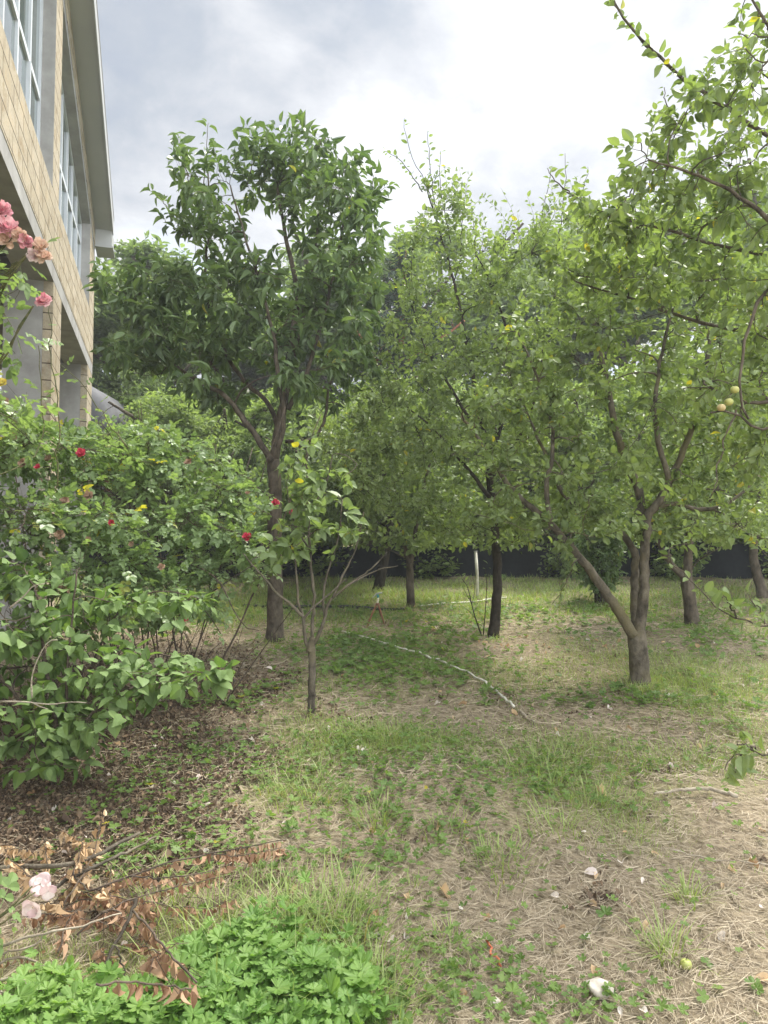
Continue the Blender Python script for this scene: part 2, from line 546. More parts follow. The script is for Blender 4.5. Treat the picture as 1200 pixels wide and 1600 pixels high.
def grow(limbs, blobs, n2, n3, rng, wiggle=.12, maxlen=.9, up=.25, r3=.004, K2=7, K3=5, ground_clear=None, extra=None):
    """limbs: list of (points, r0, r1). Returns wood MB, list of shoot arrays (N,K3,3)"""
    wood = MB()
    nodes, nrad, ndir = [], [], []
    for pts, r0, r1 in limbs:
        K = max(8, len(pts) * 4)
        p = resample(pts, K)
        L = np.linalg.norm(p[-1] - p[0])
        p[1:-1] += rng.normal(size=(K - 2, 3)) * min(.0035, L * .003)
        r = np.linspace(r0, r1, K) * (1 + .022 * rng.normal(size=K))
        if r0 > .03 and p[0][2] < p[-1][2] and abs(p[0][2] - gz(p[0][0], p[0][1])) < .12:
            r[0] *= 1.42; r[1] *= 1.14; r[2] *= 1.05
        v, f = tubes(p[None], r[None], 10 if r0 > .03 else 7)
        wood.add(v, f)
        t = norm(np.gradient(p, axis=0))
        s = K // 3
        nodes += list(p[s:]); nrad += list(r[s:]); ndir += list(t[s:])
    nodes, nrad, ndir = np.array(nodes), np.array(nrad), np.array(ndir)
    if n2:
        T = sample_blobs(blobs, n2, rng, .6)
        dmin = np.min(np.linalg.norm(T[:, None] - nodes[None], axis=2), 1)
        P2, R2 = [], []
        for t in T[np.argsort(dmin)]:
            d = np.linalg.norm(nodes - t, axis=1)
            below = (nodes[:, 2] > t[2] + .2) * .4
            i = np.argmin(d + below + rng.random(len(d)) * .08)
            L = d[i]
            if L < .12: continue
            a = nodes[i]
            dirn = norm(ndir[i] * .7 + norm(t - a) * .8)
            c1 = a + dirn * L * .4
            tip = t + np.array([0, 0, up * L * .25])
            s = np.linspace(0, 1, K2)[:, None]
            p = (1 - s) ** 2 * a + 2 * s * (1 - s) * c1 + s * s * tip
            p[1:] += rng.normal(size=(K2 - 1, 3)) * wiggle * L * .12
            r0 = min(nrad[i] * .72, .006 + .011 * L)
            r = np.linspace(r0, max(.0028, r0 * .35), K2)
            P2.append(p); R2.append(r)
            nodes = np.concatenate([nodes, p[1:]]); nrad = np.concatenate([nrad, r[1:]])
            ndir = np.concatenate([ndir, norm(np.gradient(p, axis=0))[1:]])
        if P2:
            v, f = tubes(np.array(P2), np.array(R2), 5)
            wood.add(v, f)
    T = sample_blobs(blobs, n3, rng, .37)
    if extra is not None:
        T = np.concatenate([T, extra])
    idx = np.empty(len(T), int)
    dist = np.empty(len(T))
    for s in range(0, len(T), 400):
        d = np.linalg.norm(T[s:s + 400, None] - nodes[None], axis=2)
        d += rng.random(d.shape) * .1
        idx[s:s + 400] = d.argmin(1)
        dist[s:s + 400] = d.min(1)
    a = nodes[idx]
    L = np.linalg.norm(T - a, axis=1)
    keep = (L > .03)
    a, T, idx, L = a[keep], T[keep], idx[keep], L[keep]
    sh = np.minimum(1, maxlen / L)
    T = a + (T - a) * sh[:, None]
    L = L * sh
    dirn = norm(ndir[idx] * .6 + norm(T - a) * .9)
    c1 = a + dirn * (L * .45)[:, None]
    tip = T + np.array([0, 0, 1.0]) * (up * L * .4)[:, None]
    s = np.linspace(0, 1, K3)[None, :, None]
    p = (1 - s) ** 2 * a[:, None] + 2 * s * (1 - s) * c1[:, None] + s * s * tip[:, None]
    p[:, 1:] += rng.normal(size=(len(p), K3 - 1, 3)) * (L * wiggle * .1)[:, None, None]
    r0 = np.minimum(nrad[idx] * .7, r3)
    r = r0[:, None] * np.linspace(1, .4, K3)[None]
    v, f = tubes(p, r, 3, cap=False)
    wood.add(v, f)
    return wood, p


def shoot_leaves(p, per, L, WL, tpl, rng, t0=.25, droop=.25, upn=.9, petiole=.012, spread=.9, along=.45, mb=None, lvar=.3, jit=.5, tip=0):
    """leaves spaced along each shoot"""
    n, K, _ = p.shape
    cnt = np.maximum(1, rng.poisson(per, n))
    k = np.repeat(np.arange(n), cnt)
    j = np.concatenate([np.arange(c) for c in cnt])
    t = t0 + (1 - t0) * ((j + rng.random(len(j)) * .8 + .2) / cnt[k]) ** (1.0 - tip)
    t = np.clip(t, 0, .999) * (K - 1)
    i = t.astype(int)
    fr = (t - i)[:, None]
    pos = p[k, i] * (1 - fr) + p[k, np.minimum(i + 1, K - 1)] * fr
    tan = norm(p[k, np.minimum(i + 1, K - 1)] - p[k, i])
    ref = np.array([[.13, .21, .97]])
    a = norm(np.cross(tan, ref))
    b = np.cross(tan, a)
    ang = j * 2.4 + rng.random(n)[k] * 6.28 + rng.normal(size=len(j)) * .3
    rad = a * np.cos(ang)[:, None] + b * np.sin(ang)[:, None]
    D = norm(tan * along + rad * spread + rng.normal(size=pos.shape) * .25 + np.array([0, 0, -droop]))
    N = norm(np.array([[0, 0, 1.0]]) * upn + rng.normal(size=pos.shape) * jit + tan * .2)
    LL = L * np.clip(1 + rng.normal(size=len(j)) * lvar, .45, 1.6)
    pos = pos + D * petiole
    return leaves(pos, D, N, LL, LL * WL * rng.uniform(.85, 1.15, len(j)), tpl, rng, mb)


BS = 1.18


def tree(name, base, label, cat, limbs, blobs, n2, n3, per, L, WL, tpl, leafm, barkm, seed, group=None, gk=None, lk=None, extra=None, extra_shoots=None, bs=1.3):
    rng = np.random.default_rng(seed)
    blobs = [(c, r * bs) for c, r in blobs]
    n3 = int(n3 * .78); n2 = int(n2 * 1.25); gk = dict(gk or {})
    o = empty(name, base, label, cat, group)
    wood, sh = grow(limbs, blobs, n2, n3, rng, extra=extra, **(gk or {}))
    crown = shoot_leaves(sh, per, L, WL, tpl, rng, **(lk or {}))
    if extra_shoots:
        for pts, r0, per_x in extra_shoots:
            q = resample(pts, 14)
            q[1:] += rng.normal(size=(13, 3)) * .006
            v, f = tubes(q[None], np.linspace(r0, .002, 14)[None], 5)
            wood.add(v, f)
            k2 = dict(lk or {}); k2['t0'] = .05
            shoot_leaves(q[None], per_x, L * 1.02, WL, tpl, rng, mb=crown, **k2)
    wood.build('trunk', barkm, o, smooth=True)
    crown.build('crown', leafm, o)
    return o


def pxs(pts, Y):
    """picture polyline -> world points; a point may carry its own distance as third value"""
    return [P(p[0], p[1], p[2] if len(p) > 2 else Y) for p in pts]


def base_fix(pts, px, py):
    g = G(px, py)
    g[2] -= .04
    return [g] + pts


# ------------------------------------------------------------------ ground
def axis(lo, hi, d_lo, d_hi, step):
    mid = np.arange(d_lo, d_hi + 1e-6, step)
    def grow_out(start, end):
        out, s, x = [], step, start
        sg = 1 if end > start else -1
        while (end - x) * sg > 0:
            s *= 1.25
            x = x + sg * s
            out.append(x)
        return out
    return np.array(sorted(grow_out(d_lo, lo) + list(mid) + grow_out(d_hi, hi)))


def hashnoise(x, y, sc_, seed):
    """smooth value noise"""
    r = np.random.default_rng(seed)
    tab = r.random((64, 64))
    X, Yv = np.asarray(x) / sc_, np.asarray(y) / sc_
    i, j = np.floor(X).astype(int), np.floor(Yv).astype(int)
    fx, fy = X - i, Yv - j
    fx, fy = fx * fx * (3 - 2 * fx), fy * fy * (3 - 2 * fy)
    g = lambda a, b: tab[a % 64, b % 64]
    return (g(i, j) * (1 - fx) + g(i + 1, j) * fx) * (1 - fy) + (g(i, j + 1) * (1 - fx) + g(i + 1, j + 1) * fx) * fy


def fbm(x, y, sc_, seed):
    return (hashnoise(x, y, sc_, seed) * .5 + hashnoise(x, y, sc_ * .47, seed + 1) * .3 + hashnoise(x, y, sc_ * .21, seed + 2) * .2)


def patch(x, y, lst):
    out = np.zeros_like(np.asarray(x, float))
    for px, py, rx, ry, w in lst:
        g = G(px, py)
        out += w * np.exp(-((x - g[0]) / rx) ** 2 - ((y - g[1]) / ry) ** 2)
    return out


GREEN = [(460, 1235, .30, .40, .6), (595, 1280, .22, .25, .7), (850, 1215, .45, .45, .45), (790, 1345, .18, .15, .6), (1090, 1180, .6, .5, .4),
         (700, 1150, .6, .5, .5), (590, 1180, .5, .4, .5), (1110, 1060, .8, .7, .8), (850, 1010, 1.2, .9, .35), (560, 1010, .9, .8, .6), (300, 950, 1.6, 1.4, .5),
         (480, 1460, .30, .28, .9), (280, 1560, .75, .35, .9), (540, 1500, .25, .25, .5), (1080, 1410, .14, .14, .5), (1040, 1480, .14, .12, .55),
         (1140, 1440, .12, .12, .4), (700, 1480, .14, .14, .35), (800, 925, 6.0, 1.3, .8), (430, 1120, .4, .4, .55), (350, 1250, .5, .4, .3), (930, 1290, .3, .3, .3)]
BARE = [(900, 1430, 1.1, .55, .7), (1000, 1560, .9, .4, .5), (650, 1420, .35, .3, .25), (620, 1130, .5, .25, .35), (1120, 1240, .7, .4, .25), (780, 1010, .7, .35, .4),
        (1000, 1150, .6, .3, .3), (1080, 970, .6, .4, .3)]
LITTER = [(330, 1090, .8, .9, .55), (150, 1220, .9, .55, .75), (60, 1150, 1.2, 1.2, .75), (250, 1300, .6, .4, .3), (0, 1300, .8, .6, .6), (230, 1010, 1.0, 1.2, .5),
          (770, 1000, .6, .3, .45)]


def green_d(x, y):
    n = fbm(x, y, .55, 11)
    g = .17 + patch(x, y, GREEN) * .75 - patch(x, y, BARE) * 1.0 - patch(x, y, LITTER) * .8
    return np.clip((g + (n - .5) * 1.5), 0, 1)


def litter_d(x, y):
    n = fbm(x, y, .4, 31)
    return np.clip(patch(x, y, LITTER) + (n - .55) * 1.1 - patch(x, y, GREEN) * .35, 0, 1)


gx, gy = axis(-100, 100, -7, 9, .07), axis(-50, 100, -.5, 14, .07)
XX, YY = np.meshgrid(gx, gy)
ZZ = gz(XX, YY)
near = (np.abs(XX) < 9.5) & (YY < 14.5) & (YY > -1)
ZZ = ZZ + np.where(near, (fbm(XX, YY, .16, 5) - .5) * .022, 0)
nx_, ny_ = len(gx), len(gy)
ii = (np.arange(ny_ - 1)[:, None] * nx_ + np.arange(nx_ - 1)[None]).ravel()
gv = np.stack([XX.ravel(), YY.ravel(), ZZ.ravel()], 1)
m, n, l = new_mat('ground')
ga = nd(n, 'ShaderNodeAttribute', attribute_name='green')
la = nd(n, 'ShaderNodeAttribute', attribute_name='litter')
geo = nd(n, 'ShaderNodeNewGeometry')
nz = nd(n, 'ShaderNodeTexNoise', i_Scale=38.0, i_Detail=6.0, i_Roughness=.7)
nz2 = nd(n, 'ShaderNodeTexNoise', i_Scale=5.0, i_Detail=5.0, i_Roughness=.6)
for q in (nz, nz2): l.new(geo.outputs['Position'], q.inputs['Vector'])
soil = ramp(n, l, nz.outputs['Fac'], [(.35, (.13, .10, .066)), (.65, (.38, .31, .21))])
lit = ramp(n, l, nz.outputs['Fac'], [(.35, (.05, .036, .026)), (.65, (.17, .125, .083))])
grn = ramp(n, l, nz.outputs['Fac'], [(.35, (.09, .09, .035)), (.65, (.22, .23, .09))])
c = mixc(n, l, la.outputs['Fac'], soil, lit)
gf = mth(n, l, 'MULTIPLY', mth(n, l, 'ADD', ga.outputs['Fac'], mth(n, l, 'MULTIPLY', mth(n, l, 'SUBTRACT', nz2.outputs['Fac'], .5), .6)), .85, clamp=True)
c = mixc(n, l, gf, c, grn)
pr = nd(n, 'ShaderNodeBsdfPrincipled', i_Roughness=.95)
pr.inputs['Specular IOR Level'].default_value = .1
l.new(c, pr.inputs['Base Color'])
bp = nd(n, 'ShaderNodeBump', i_Strength=.8, i_Distance=.012)
l.new(nz.outputs['Fac'], bp.inputs['Height'])
l.new(bp.outputs[0], pr.inputs['Normal'])
o_ = nd(n, 'ShaderNodeOutputMaterial')
l.new(pr.outputs[0], o_.inputs[0])
M['ground'] = m
far_g = np.where(near.ravel(), green_d(XX.ravel(), YY.ravel()), .9)
gr = mesh_obj('ground', gv, [np.stack([ii, ii + 1, ii + nx_ + 1, ii + nx_], 1)], M['ground'], None,
              {'green': far_g, 'litter': np.where(near.ravel(), litter_d(XX.ravel(), YY.ravel()), 0)}, smooth=True)
tag(gr, kind='structure')


def gpos(n, rng, x0=-6.5, x1=7.5, y0=1.6, y1=13.0, dens=None, ypow=1.0, fan=True):
    """points on the ground, denser near the camera, inside the wedge that can be seen"""
    X, Y_ = [], []
    tot = 0
    while tot < n:
        m_ = int(n * 2.5)
        u = rng.random(m_)
        if ypow == 1.0:
            y = y0 * (y1 / y0) ** u
        else:
            y = y0 + (y1 - y0) * u
        half = .56 * y + .9
        x = (rng.random(m_) * 2 - 1) * half
        if dens is not None:
            k = rng.random(m_) < dens(x, y)
            x, y = x[k], y[k]
        X.append(x); Y_.append(y); tot += len(x)
    x, y = np.concatenate(X)[:n], np.concatenate(Y_)[:n]
    return np.stack([x, y, gz(x, y)], 1)


def strips(p, dirn, L, w, bend, rng, segs=3, lean=.35):
    """grass blades standing on p: dirn = horizontal lean direction"""
    n = len(p)
    s = np.linspace(0, 1, segs + 1)
    side = np.stack([-dirn[:, 1], dirn[:, 0], np.zeros(n)], 1)
    V = []
    for k, t in enumerate(s):
        h = L * (t - bend * .45 * t * t)
        o = L * (lean * t + bend * t * t * .75)
        c = p + dirn * o[:, None] + np.array([0, 0, 1.0]) * h[:, None]
        ww = w * (1 - t ** 1.6)
        if k < segs:
            V += [c - side * ww[:, None] * .5, c + side * ww[:, None] * .5]
        else:
            V += [c]
    v = np.stack(V, 1)
    m_ = v.shape[1]
    off = (np.arange(n) * m_)[:, None]
    q = [off + np.array([[2 * k, 2 * k + 1, 2 * k + 3, 2 * k + 2]]) for k in range(segs - 1)]
    t_ = off + np.array([[2 * segs - 2, 2 * segs - 1, 2 * segs]])
    return v.reshape(-1, 3), [np.concatenate(q), t_], m_


def scatter_grass():
    rng = np.random.default_rng(3)
    mb = MB()
    for (n, y0, y1, L, w, blades, rad) in ((2600, 1.7, 4.6, .05, .0026, 7, .06), (7500, 4.0, 9.0, .052, .0038, 7, .12), (4500, 8.0, 13.3, .08, .008, 8, .15)):
        c = gpos(n, rng, y0=y0, y1=y1, dens=lambda x, y: green_d(x, y) ** 1.2 + .05)
        vig = .45 + .8 * green_d(c[:, 0], c[:, 1])
        k = np.repeat(np.arange(n), blades)
        off = rng.normal(size=(len(k), 2)) * rad
        p = c[k].copy()
        p[:, :2] += off
        p[:, 2] = gz(p[:, 0], p[:, 1]) - .004
        d = norm(np.concatenate([off + rng.normal(size=off.shape) * rad * .8, np.zeros((len(k), 1))], 1))
        LL = L * vig[k] * rng.uniform(.35, 1.5, len(k))
        v, f, m_ = strips(p, d, LL, w * rng.uniform(.6, 1.5, len(k)), rng.uniform(0, 1.1, len(k)), rng)
        mb.add(v, f, rnd=np.repeat(rng.random(len(k)) * .9 + rng.random(n)[k] * .1, m_), mid=1)
    for (px, py, n, r, L) in ((460, 1235, 150, .13, .12), (500, 1250, 70, .08, .11), (590, 1285, 90, .06, .14), (845, 1215, 130, .12, .13), (870, 1190, 90, .1, .15),
                              (780, 1350, 110, .07, .10), (1040, 1490, 80, .035, .12), (1078, 1412, 80, .035, .09), (500, 1470, 190, .12, .18),
                              (540, 1440, 90, .09, .16), (420, 1430, 80, .1, .17), (560, 1560, 160, .08, .16), (700, 1480, 60, .04, .09), (640, 1390, 30, .04, .07),
                              (250, 1420, 60, .08, .2), (330, 1440, 60, .08, .2), (390, 1560, 120, .15, .26), (600, 1590, 70, .05, .13),
                              (1075, 1180, 90, .14, .10), (1000, 1190, 80, .12, .10), (930, 1250, 120, .1, .12), (870, 1300, 100, .08, .1), (700, 1300, 50, .06, .1),
                              (1110, 1060, 220, .3, .14), (1000, 1090, 60, .06, .12), (1003, 1076, 70, .10, .09), (487, 1122, 50, .05, .08), (430, 1002, 80, .12, .12), (770, 997, 50, .09, .1), (1082, 980, 70, .12, .12), (640, 952, 50, .1, .12)):
        g = G(px, py)
        off = rng.normal(size=(n, 2)) * r
        p = np.stack([g[0] + off[:, 0], g[1] + off[:, 1], gz(g[0] + off[:, 0], g[1] + off[:, 1]) - .004], 1)
        d = norm(np.concatenate([off / r + rng.normal(size=off.shape) * .8, np.zeros((n, 1))], 1))
        v, f, m_ = strips(p, d, L * rng.uniform(.4, 1.3, n), .0042 * rng.uniform(.7, 1.5, n), rng.uniform(.1, 1.2, n), rng, segs=4)
        mb.add(v, f, rnd=np.repeat(.35 + .6 * rng.random(n) ** 1.3 * .95, m_), mid=1)
    o = mb.build('grass', M['grass'])
    tag(o, 'green grass growing in loose tufts over the orchard ground', 'grass', kind='stuff')


def scatter_straw():
    rng = np.random.default_rng(4)
    mb = MB()
    for (n, y0, y1, L, w) in ((70000, 1.6, 4.2, .048, .0015), (26000, 3.8, 8.0, .07, .0030), (9000, 7.5, 12.5, .09, .005)):
        p = gpos(n, rng, y0=y0, y1=y1, dens=lambda x, y: np.clip(1.05 - .75 * green_d(x, y) - .4 * litter_d(x, y), .08, 1))
        a = rng.random(n) * 6.283
        cl = fbm(p[:, 0], p[:, 1], .25, 77) * 12
        a = np.where(rng.random(n) < .45, cl, a)
        d = np.stack([np.cos(a), np.sin(a), rng.normal(size=n) * .10 + SLOPE * np.sin(a)], 1)
        LL = L * np.minimum(rng.lognormal(0, .5, n), 2.2)
        side = np.stack([-np.sin(a), np.cos(a), rng.normal(size=n) * .5], 1)
        curv = rng.normal(size=n) * .075
        base = p + np.array([0, 0, 1.0]) * (rng.random(n) ** 2 * .022 + .004)[:, None]
        V = []
        for t in (-.5, -.17, .17, .5):
            c = base + d * (LL * t)[:, None] + side * (LL * curv * (t * t * 2 - .2))[:, None]
            zz = gz(c[:, 0], c[:, 1])
            c[:, 2] = np.maximum(c[:, 2], zz + .003)
            ww = w * (1 - .5 * abs(t))
            V += [c - side * ww * .5, c + side * ww * .5]
        v = np.stack(V, 1)
        off = (np.arange(n) * 8)[:, None]
        q = [off + np.array([[2 * k, 2 * k + 1, 2 * k + 3, 2 * k + 2]]) for k in range(3)]
        mb.add(v.reshape(-1, 3), [np.concatenate(q)], rnd=np.repeat(rng.random(n), 8))
    o = mb.build('dry_straw', M['straw'])
    tag(o, 'dry cut grass lying as thatch on the bare ground', 'straw', kind='stuff')


def scatter_litter():
    rng = np.random.default_rng(5)
    n = 34000
    p = gpos(n, rng, y0=2.0, y1=9.5, dens=lambda x, y: np.clip(litter_d(x, y) * 1.2 - .1, 0, 1))
    D = norm(np.concatenate([rng.normal(size=(n, 2)), rng.normal(size=(n, 1)) * .25], 1))
    N = norm(np.array([[0, 0, 1.0]]) + rng.normal(size=(n, 3)) * .45)
    L = .0145 * rng.lognormal(0, .4, n)
    p[:, 2] += .006 + rng.random(n) * .012
    mb = leaves(p, D, N, L, L * .8, TPL_DRY, rng, tone=rng.random(n) ** 2.2)
    o = mb.build('leaf_litter', M['litter'])
    tag(o, 'brown leaf litter spread under the rose bush and over the path side', 'leaf litter', kind='stuff')
    n = 300
    p = gpos(n, rng, y0=1.9, y1=11.5, dens=lambda x, y: .4 + .6 * litter_d(x, y))
    D = norm(np.concatenate([rng.normal(size=(n, 2)), rng.normal(size=(n, 1)) * .2], 1))
    N = norm(np.array([[0, 0, 1.0]]) + rng.normal(size=(n, 3)) * .4)
    L = .026 * rng.lognormal(0, .3, n)
    p[:, 2] += .018
    mb = leaves(p, D, N, L, L * .9, TPL_DRY, rng)
    o = mb.build('fallen_petals', M['petal_pale'])
    tag(o, 'pale fallen petals and bleached leaves scattered on the ground', 'petals', kind='stuff')
    n = 240
    p = gpos(n, rng, y0=2.2, y1=11.5, dens=lambda x, y: .05 + .95 * np.clip(patch(x, y, [(770, 1005, .6, .3, 1), (1000, 1010, .6, .5, .5), (860, 1020, .5, .3, .5)]), 0, 1))
    D = norm(np.concatenate([rng.normal(size=(n, 2)), rng.normal(size=(n, 1)) * .2], 1))
    N = norm(np.array([[0, 0, 1.0]]) + rng.normal(size=(n, 3)) * .4)
    L = .034 * rng.lognormal(0, .3, n)
    p[:, 2] += .014
    mb = leaves(p, D, N, L, L * .6, TPL_DRY, rng)
    o = mb.build('fallen_dry_leaves', M['dry_leaf_pale'])
    tag(o, 'orange and tan fallen leaves scattered below the fruit trees', 'fallen leaves', kind='stuff')


def scatter_weeds():
    """small lobed weed leaves low on the ground, and the big-leaved patch in front"""
    rng = np.random.default_rng(6)
    mb = MB()
    W = [(330, 1180, .5, .4, .6), (380, 1110, .4, .4, .5), (250, 1250, .5, .3, .55), (1050, 1120, .8, .5, .4), (930, 1200, .5, .4, .4), (620, 1160, .45, .35, 1), (560, 1200, .35, .3, .9), (600, 1240, .35, .3, .8), (545, 1010, .5, .5, 1), (620, 1040, .6, .6, .9), (700, 990, .5, .5, .7),
         (820, 1215, .3, .25, 1), (790, 1235, .25, .2, .9), (650, 1310, .4, .3, .4), (180, 1340, .25, .2, .8), (420, 1360, .3, .2, .4), (600, 1450, .25, .2, .4), (700, 1520, .2, .2, .4),
         (330, 1180, .15, .15, .5), (880, 1560, .25, .12, .35), (800, 960, 5, .8, .5), (1100, 1000, .8, .8, .4), (400, 1320, .5, .2, .3), (470, 1530, .3, .2, .6)]
    for (n, y0, y1, L) in ((5200, 1.8, 5.2, .030), (7000, 5.0, 12.8, .048)):
        c = gpos(n, rng, y0=y0, y1=y1, dens=lambda x, y: np.clip(patch(x, y, W) * fbm(x, y, .2, 55) * 1.8 + .03 - litter_d(x, y) * .03, 0, 1))
        h = rng.uniform(.012, .055, n)
        c[:, 2] += h
        D = norm(np.concatenate([rng.normal(size=(n, 2)), rng.normal(size=(n, 1)) * .2], 1))
        N = norm(np.array([[0, 0, 1.0]]) + rng.normal(size=(n, 3)) * .35)
        LL = L * rng.lognormal(0, .3, n)
        leaves(c, D, N, LL, LL, TPL_GER_S, rng, mb)
    o = mb.build('weeds', M['weed_leaf'])
    tag(o, 'low lobed weeds growing in patches among the orchard grass', 'weeds', kind='stuff')
    # geranium patch
    mb, st = MB(), MB()
    A = [(180, 1612, .36, .11), (300, 1596, .28, .15), (420, 1560, .26, .22), (520, 1590, .12, .14), (80, 1625, .3, .12), (410, 1480, .10, .14), (340, 1490, .12, .10), (60, 1560, .08, .06)]
    pos = []
    for (px, py, rx, ry) in A:
        g = G(px, py + 30)
        n = int(820 * rx * ry * 9)
        q = rng.normal(size=(n, 2)) * np.array([rx, ry]) * .5
        pos.append(np.stack([g[0] + q[:, 0], g[1] + q[:, 1]], 1))
    q = np.concatenate(pos)
    q = q[(q[:, 1] > 1.35)]
    n = len(q)
    z0 = gz(q[:, 0], q[:, 1])
    h = rng.uniform(.04, .15, n) * (.65 + .5 * fbm(q[:, 0], q[:, 1], .25, 8))
    top = np.stack([q[:, 0], q[:, 1], z0 + h], 1)
    D = norm(np.concatenate([rng.normal(size=(n, 2)), rng.normal(size=(n, 1)) * .2], 1))
    N = norm(np.array([[0, -.15, 1.0]]) + rng.normal(size=(n, 3)) * .28)
    L = .054 * rng.lognormal(0, .3, n)
    leaves(top, D, N, L, L * 1.0, TPL_GER, rng, mb)
    g = mb.build('geranium_foliage', M['geranium_leaf'])
    tag(g, 'bright green deeply lobed geranium leaves filling the bottom left corner', 'ground cover', kind='stuff')
    base = np.stack([q[:, 0] + rng.normal(size=n) * .03, q[:, 1] + rng.normal(size=n) * .03, z0 - .005], 1)
    midp = (base + top) / 2 + np.concatenate([rng.normal(size=(n, 2)) * .012, np.zeros((n, 1))], 1)
    v, f = tubes(np.stack([base, midp, top], 1), np.full((n, 3), .0011), 3, cap=False)
    so = mesh_obj('stems', v, f, M['weed_leaf'], None, {'rnd': np.full(len(v), .6), 'mid': np.ones(len(v))})
    so.parent = g


scatter_grass(); scatter_straw(); scatter_litter(); scatter_weeds()

# ------------------------------------------------------------------ the stone house (local x: along the facade towards the camera, y: out of it)
HA = math.atan2(-.95912, .28300)
HO = np.array([-4.5496, 11.5, 0.0])


def coord_mat(name, build):
    m, n, l = new_mat(name)
    tc = nd(n, 'ShaderNodeTexCoord')
    sp = nd(n, 'ShaderNodeSeparateXYZ')
    l.new(tc.outputs['Object'], sp.inputs[0])
    build(m, n, l, tc, sp)
    return m


def _stone(m, n, l, tc, sp):
    cb = nd(n, 'ShaderNodeCombineXYZ')
    l.new(mth(n, l, 'ADD', sp.outputs[0], sp.outputs[1]), cb.inputs[0])
    wob = nd(n, 'ShaderNodeTexNoise', i_Scale=1.7, i_Detail=3.0)
    l.new(tc.outputs['Object'], wob.inputs['Vector'])
    wz = mth(n, l, 'ADD', sp.outputs[2], mth(n, l, 'MULTIPLY', wob.outputs['Fac'], .022))
    l.new(mth(n, l, 'ADD', wz, .012), cb.inputs[1])
    br = nd(n, 'ShaderNodeTexBrick')
    br.inputs['Scale'].default_value = 1.0
    br.inputs['Brick Width'].default_value = .39
    br.inputs['Row Height'].default_value = .172
    br.inputs['Mortar Size'].default_value = .006
    br.inputs['Mortar Smooth'].default_value = .4
    br.inputs['Bias'].default_value = 0.0
    br.inputs['Color1'].default_value = (.40, .345, .255, 1)
    br.inputs['Color2'].default_value = (.49, .43, .33, 1)
    br.inputs['Mortar'].default_value = (.09, .07, .05, 1)
    l.new(cb.outputs[0], br.inputs['Vector'])
    a = nd(n, 'ShaderNodeTexNoise', i_Scale=4.0, i_Detail=8.0, i_Roughness=.7)
    l.new(tc.outputs['Object'], a.inputs['Vector'])
    b = nd(n, 'ShaderNodeTexNoise', i_Scale=45.0, i_Detail=4.0, i_Roughness=.7)
    l.new(tc.outputs['Object'], b.inputs['Vector'])
    tint = ramp(n, l, a.outputs['Fac'], [(.35, (.70, .62, .50)), (.5, (1, 1, 1)), (.68, (1.12, 1.04, .92))])
    c = mixc(n, l, 1.0, br.outputs['Color'], tint, 'MULTIPLY')
    t2 = ramp(n, l, b.outputs['Fac'], [(.3, (.78, .78, .78)), (.6, (1.05, 1.05, 1.05))])
    c = mixc(n, l, 1.0, c, t2, 'MULTIPLY')
    pr = nd(n, 'ShaderNodeBsdfPrincipled', i_Roughness=.92)
    pr.inputs['Specular IOR Level'].default_value = .15
    l.new(c, pr.inputs['Base Color'])
    h = mth(n, l, 'SUBTRACT', mth(n, l, 'MULTIPLY', b.outputs['Fac'], .35), br.outputs['Fac'])
    bp = nd(n, 'ShaderNodeBump', i_Strength=.9, i_Distance=.012)
    l.new(h, bp.inputs['Height'])
    l.new(bp.outputs[0], pr.inputs['Normal'])
    o = nd(n, 'ShaderNodeOutputMaterial')
    l.new(pr.outputs[0], o.inputs[0])


M['stone'] = coord_mat('limestone_blocks', _stone)
M['concrete'] = plain_mat('concrete', (.26, .25, .235), rough=.9, var=.2, scale=3.5, col2=(.42, .41, .39))
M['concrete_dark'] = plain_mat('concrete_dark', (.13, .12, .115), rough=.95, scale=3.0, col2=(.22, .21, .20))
M['soffit'] = plain_mat('soffit_paint', (.36, .37, .37), rough=.7, scale=1.2, col2=(.42, .43, .43))
M['trim'] = plain_mat('trim_white', (.40, .41, .40), rough=.5, scale=2.0, var=.05)
M['frame'] = plain_mat('window_frame', (.62, .65, .68), rough=.4, scale=5, var=.05)
m, n, l = new_mat('window_glass')
pr = nd(n, 'ShaderNodeBsdfPrincipled', i_Roughness=.03)
pr.inputs['Base Color'].default_value = (.10, .13, .13, 1)
pr.inputs['Specular IOR Level'].default_value = 1.0
pr.inputs['IOR'].default_value = 1.9
o_ = nd(n, 'ShaderNodeOutputMaterial')
l.new(pr.outputs[0], o_.inputs[0])
M['glass'] = m

house = empty('stone_house', (HO[0], HO[1], 1.0), 'two storey limestone block house with raking grey eave and open ground floor', 'house', rz=HA)


def hbox(mb, x0, x1, y0, y1, z0, z1, **a):
    return mb.box(x0, x1, y0, y1, z0 - 1.0, z1 - 1.0, **a)


def rz_(s): return 6.50 + .32 * s - 1.0       # soffit line (local)
def hz_(s): return 6.11 + .30 * s - 1.0       # window heads


def hprism(mb, x0, x1, y0, y1, za0, za1, zb0, zb1):
    """box whose bottom/top heights differ at x0 (za) and x1 (zb)"""
    v = [(x0, y0, za0), (x1, y0, zb0), (x0, y1, za0), (x1, y1, zb0), (x0, y0, za1), (x1, y0, zb1), (x0, y1, za1), (x1, y1, zb1)]
    q = [(0, 2, 3, 1), (4, 5, 7, 6), (0, 1, 5, 4), (2, 6, 7, 3), (0, 4, 6, 2), (1, 3, 7, 5)]
    return mb.add(v, [q])


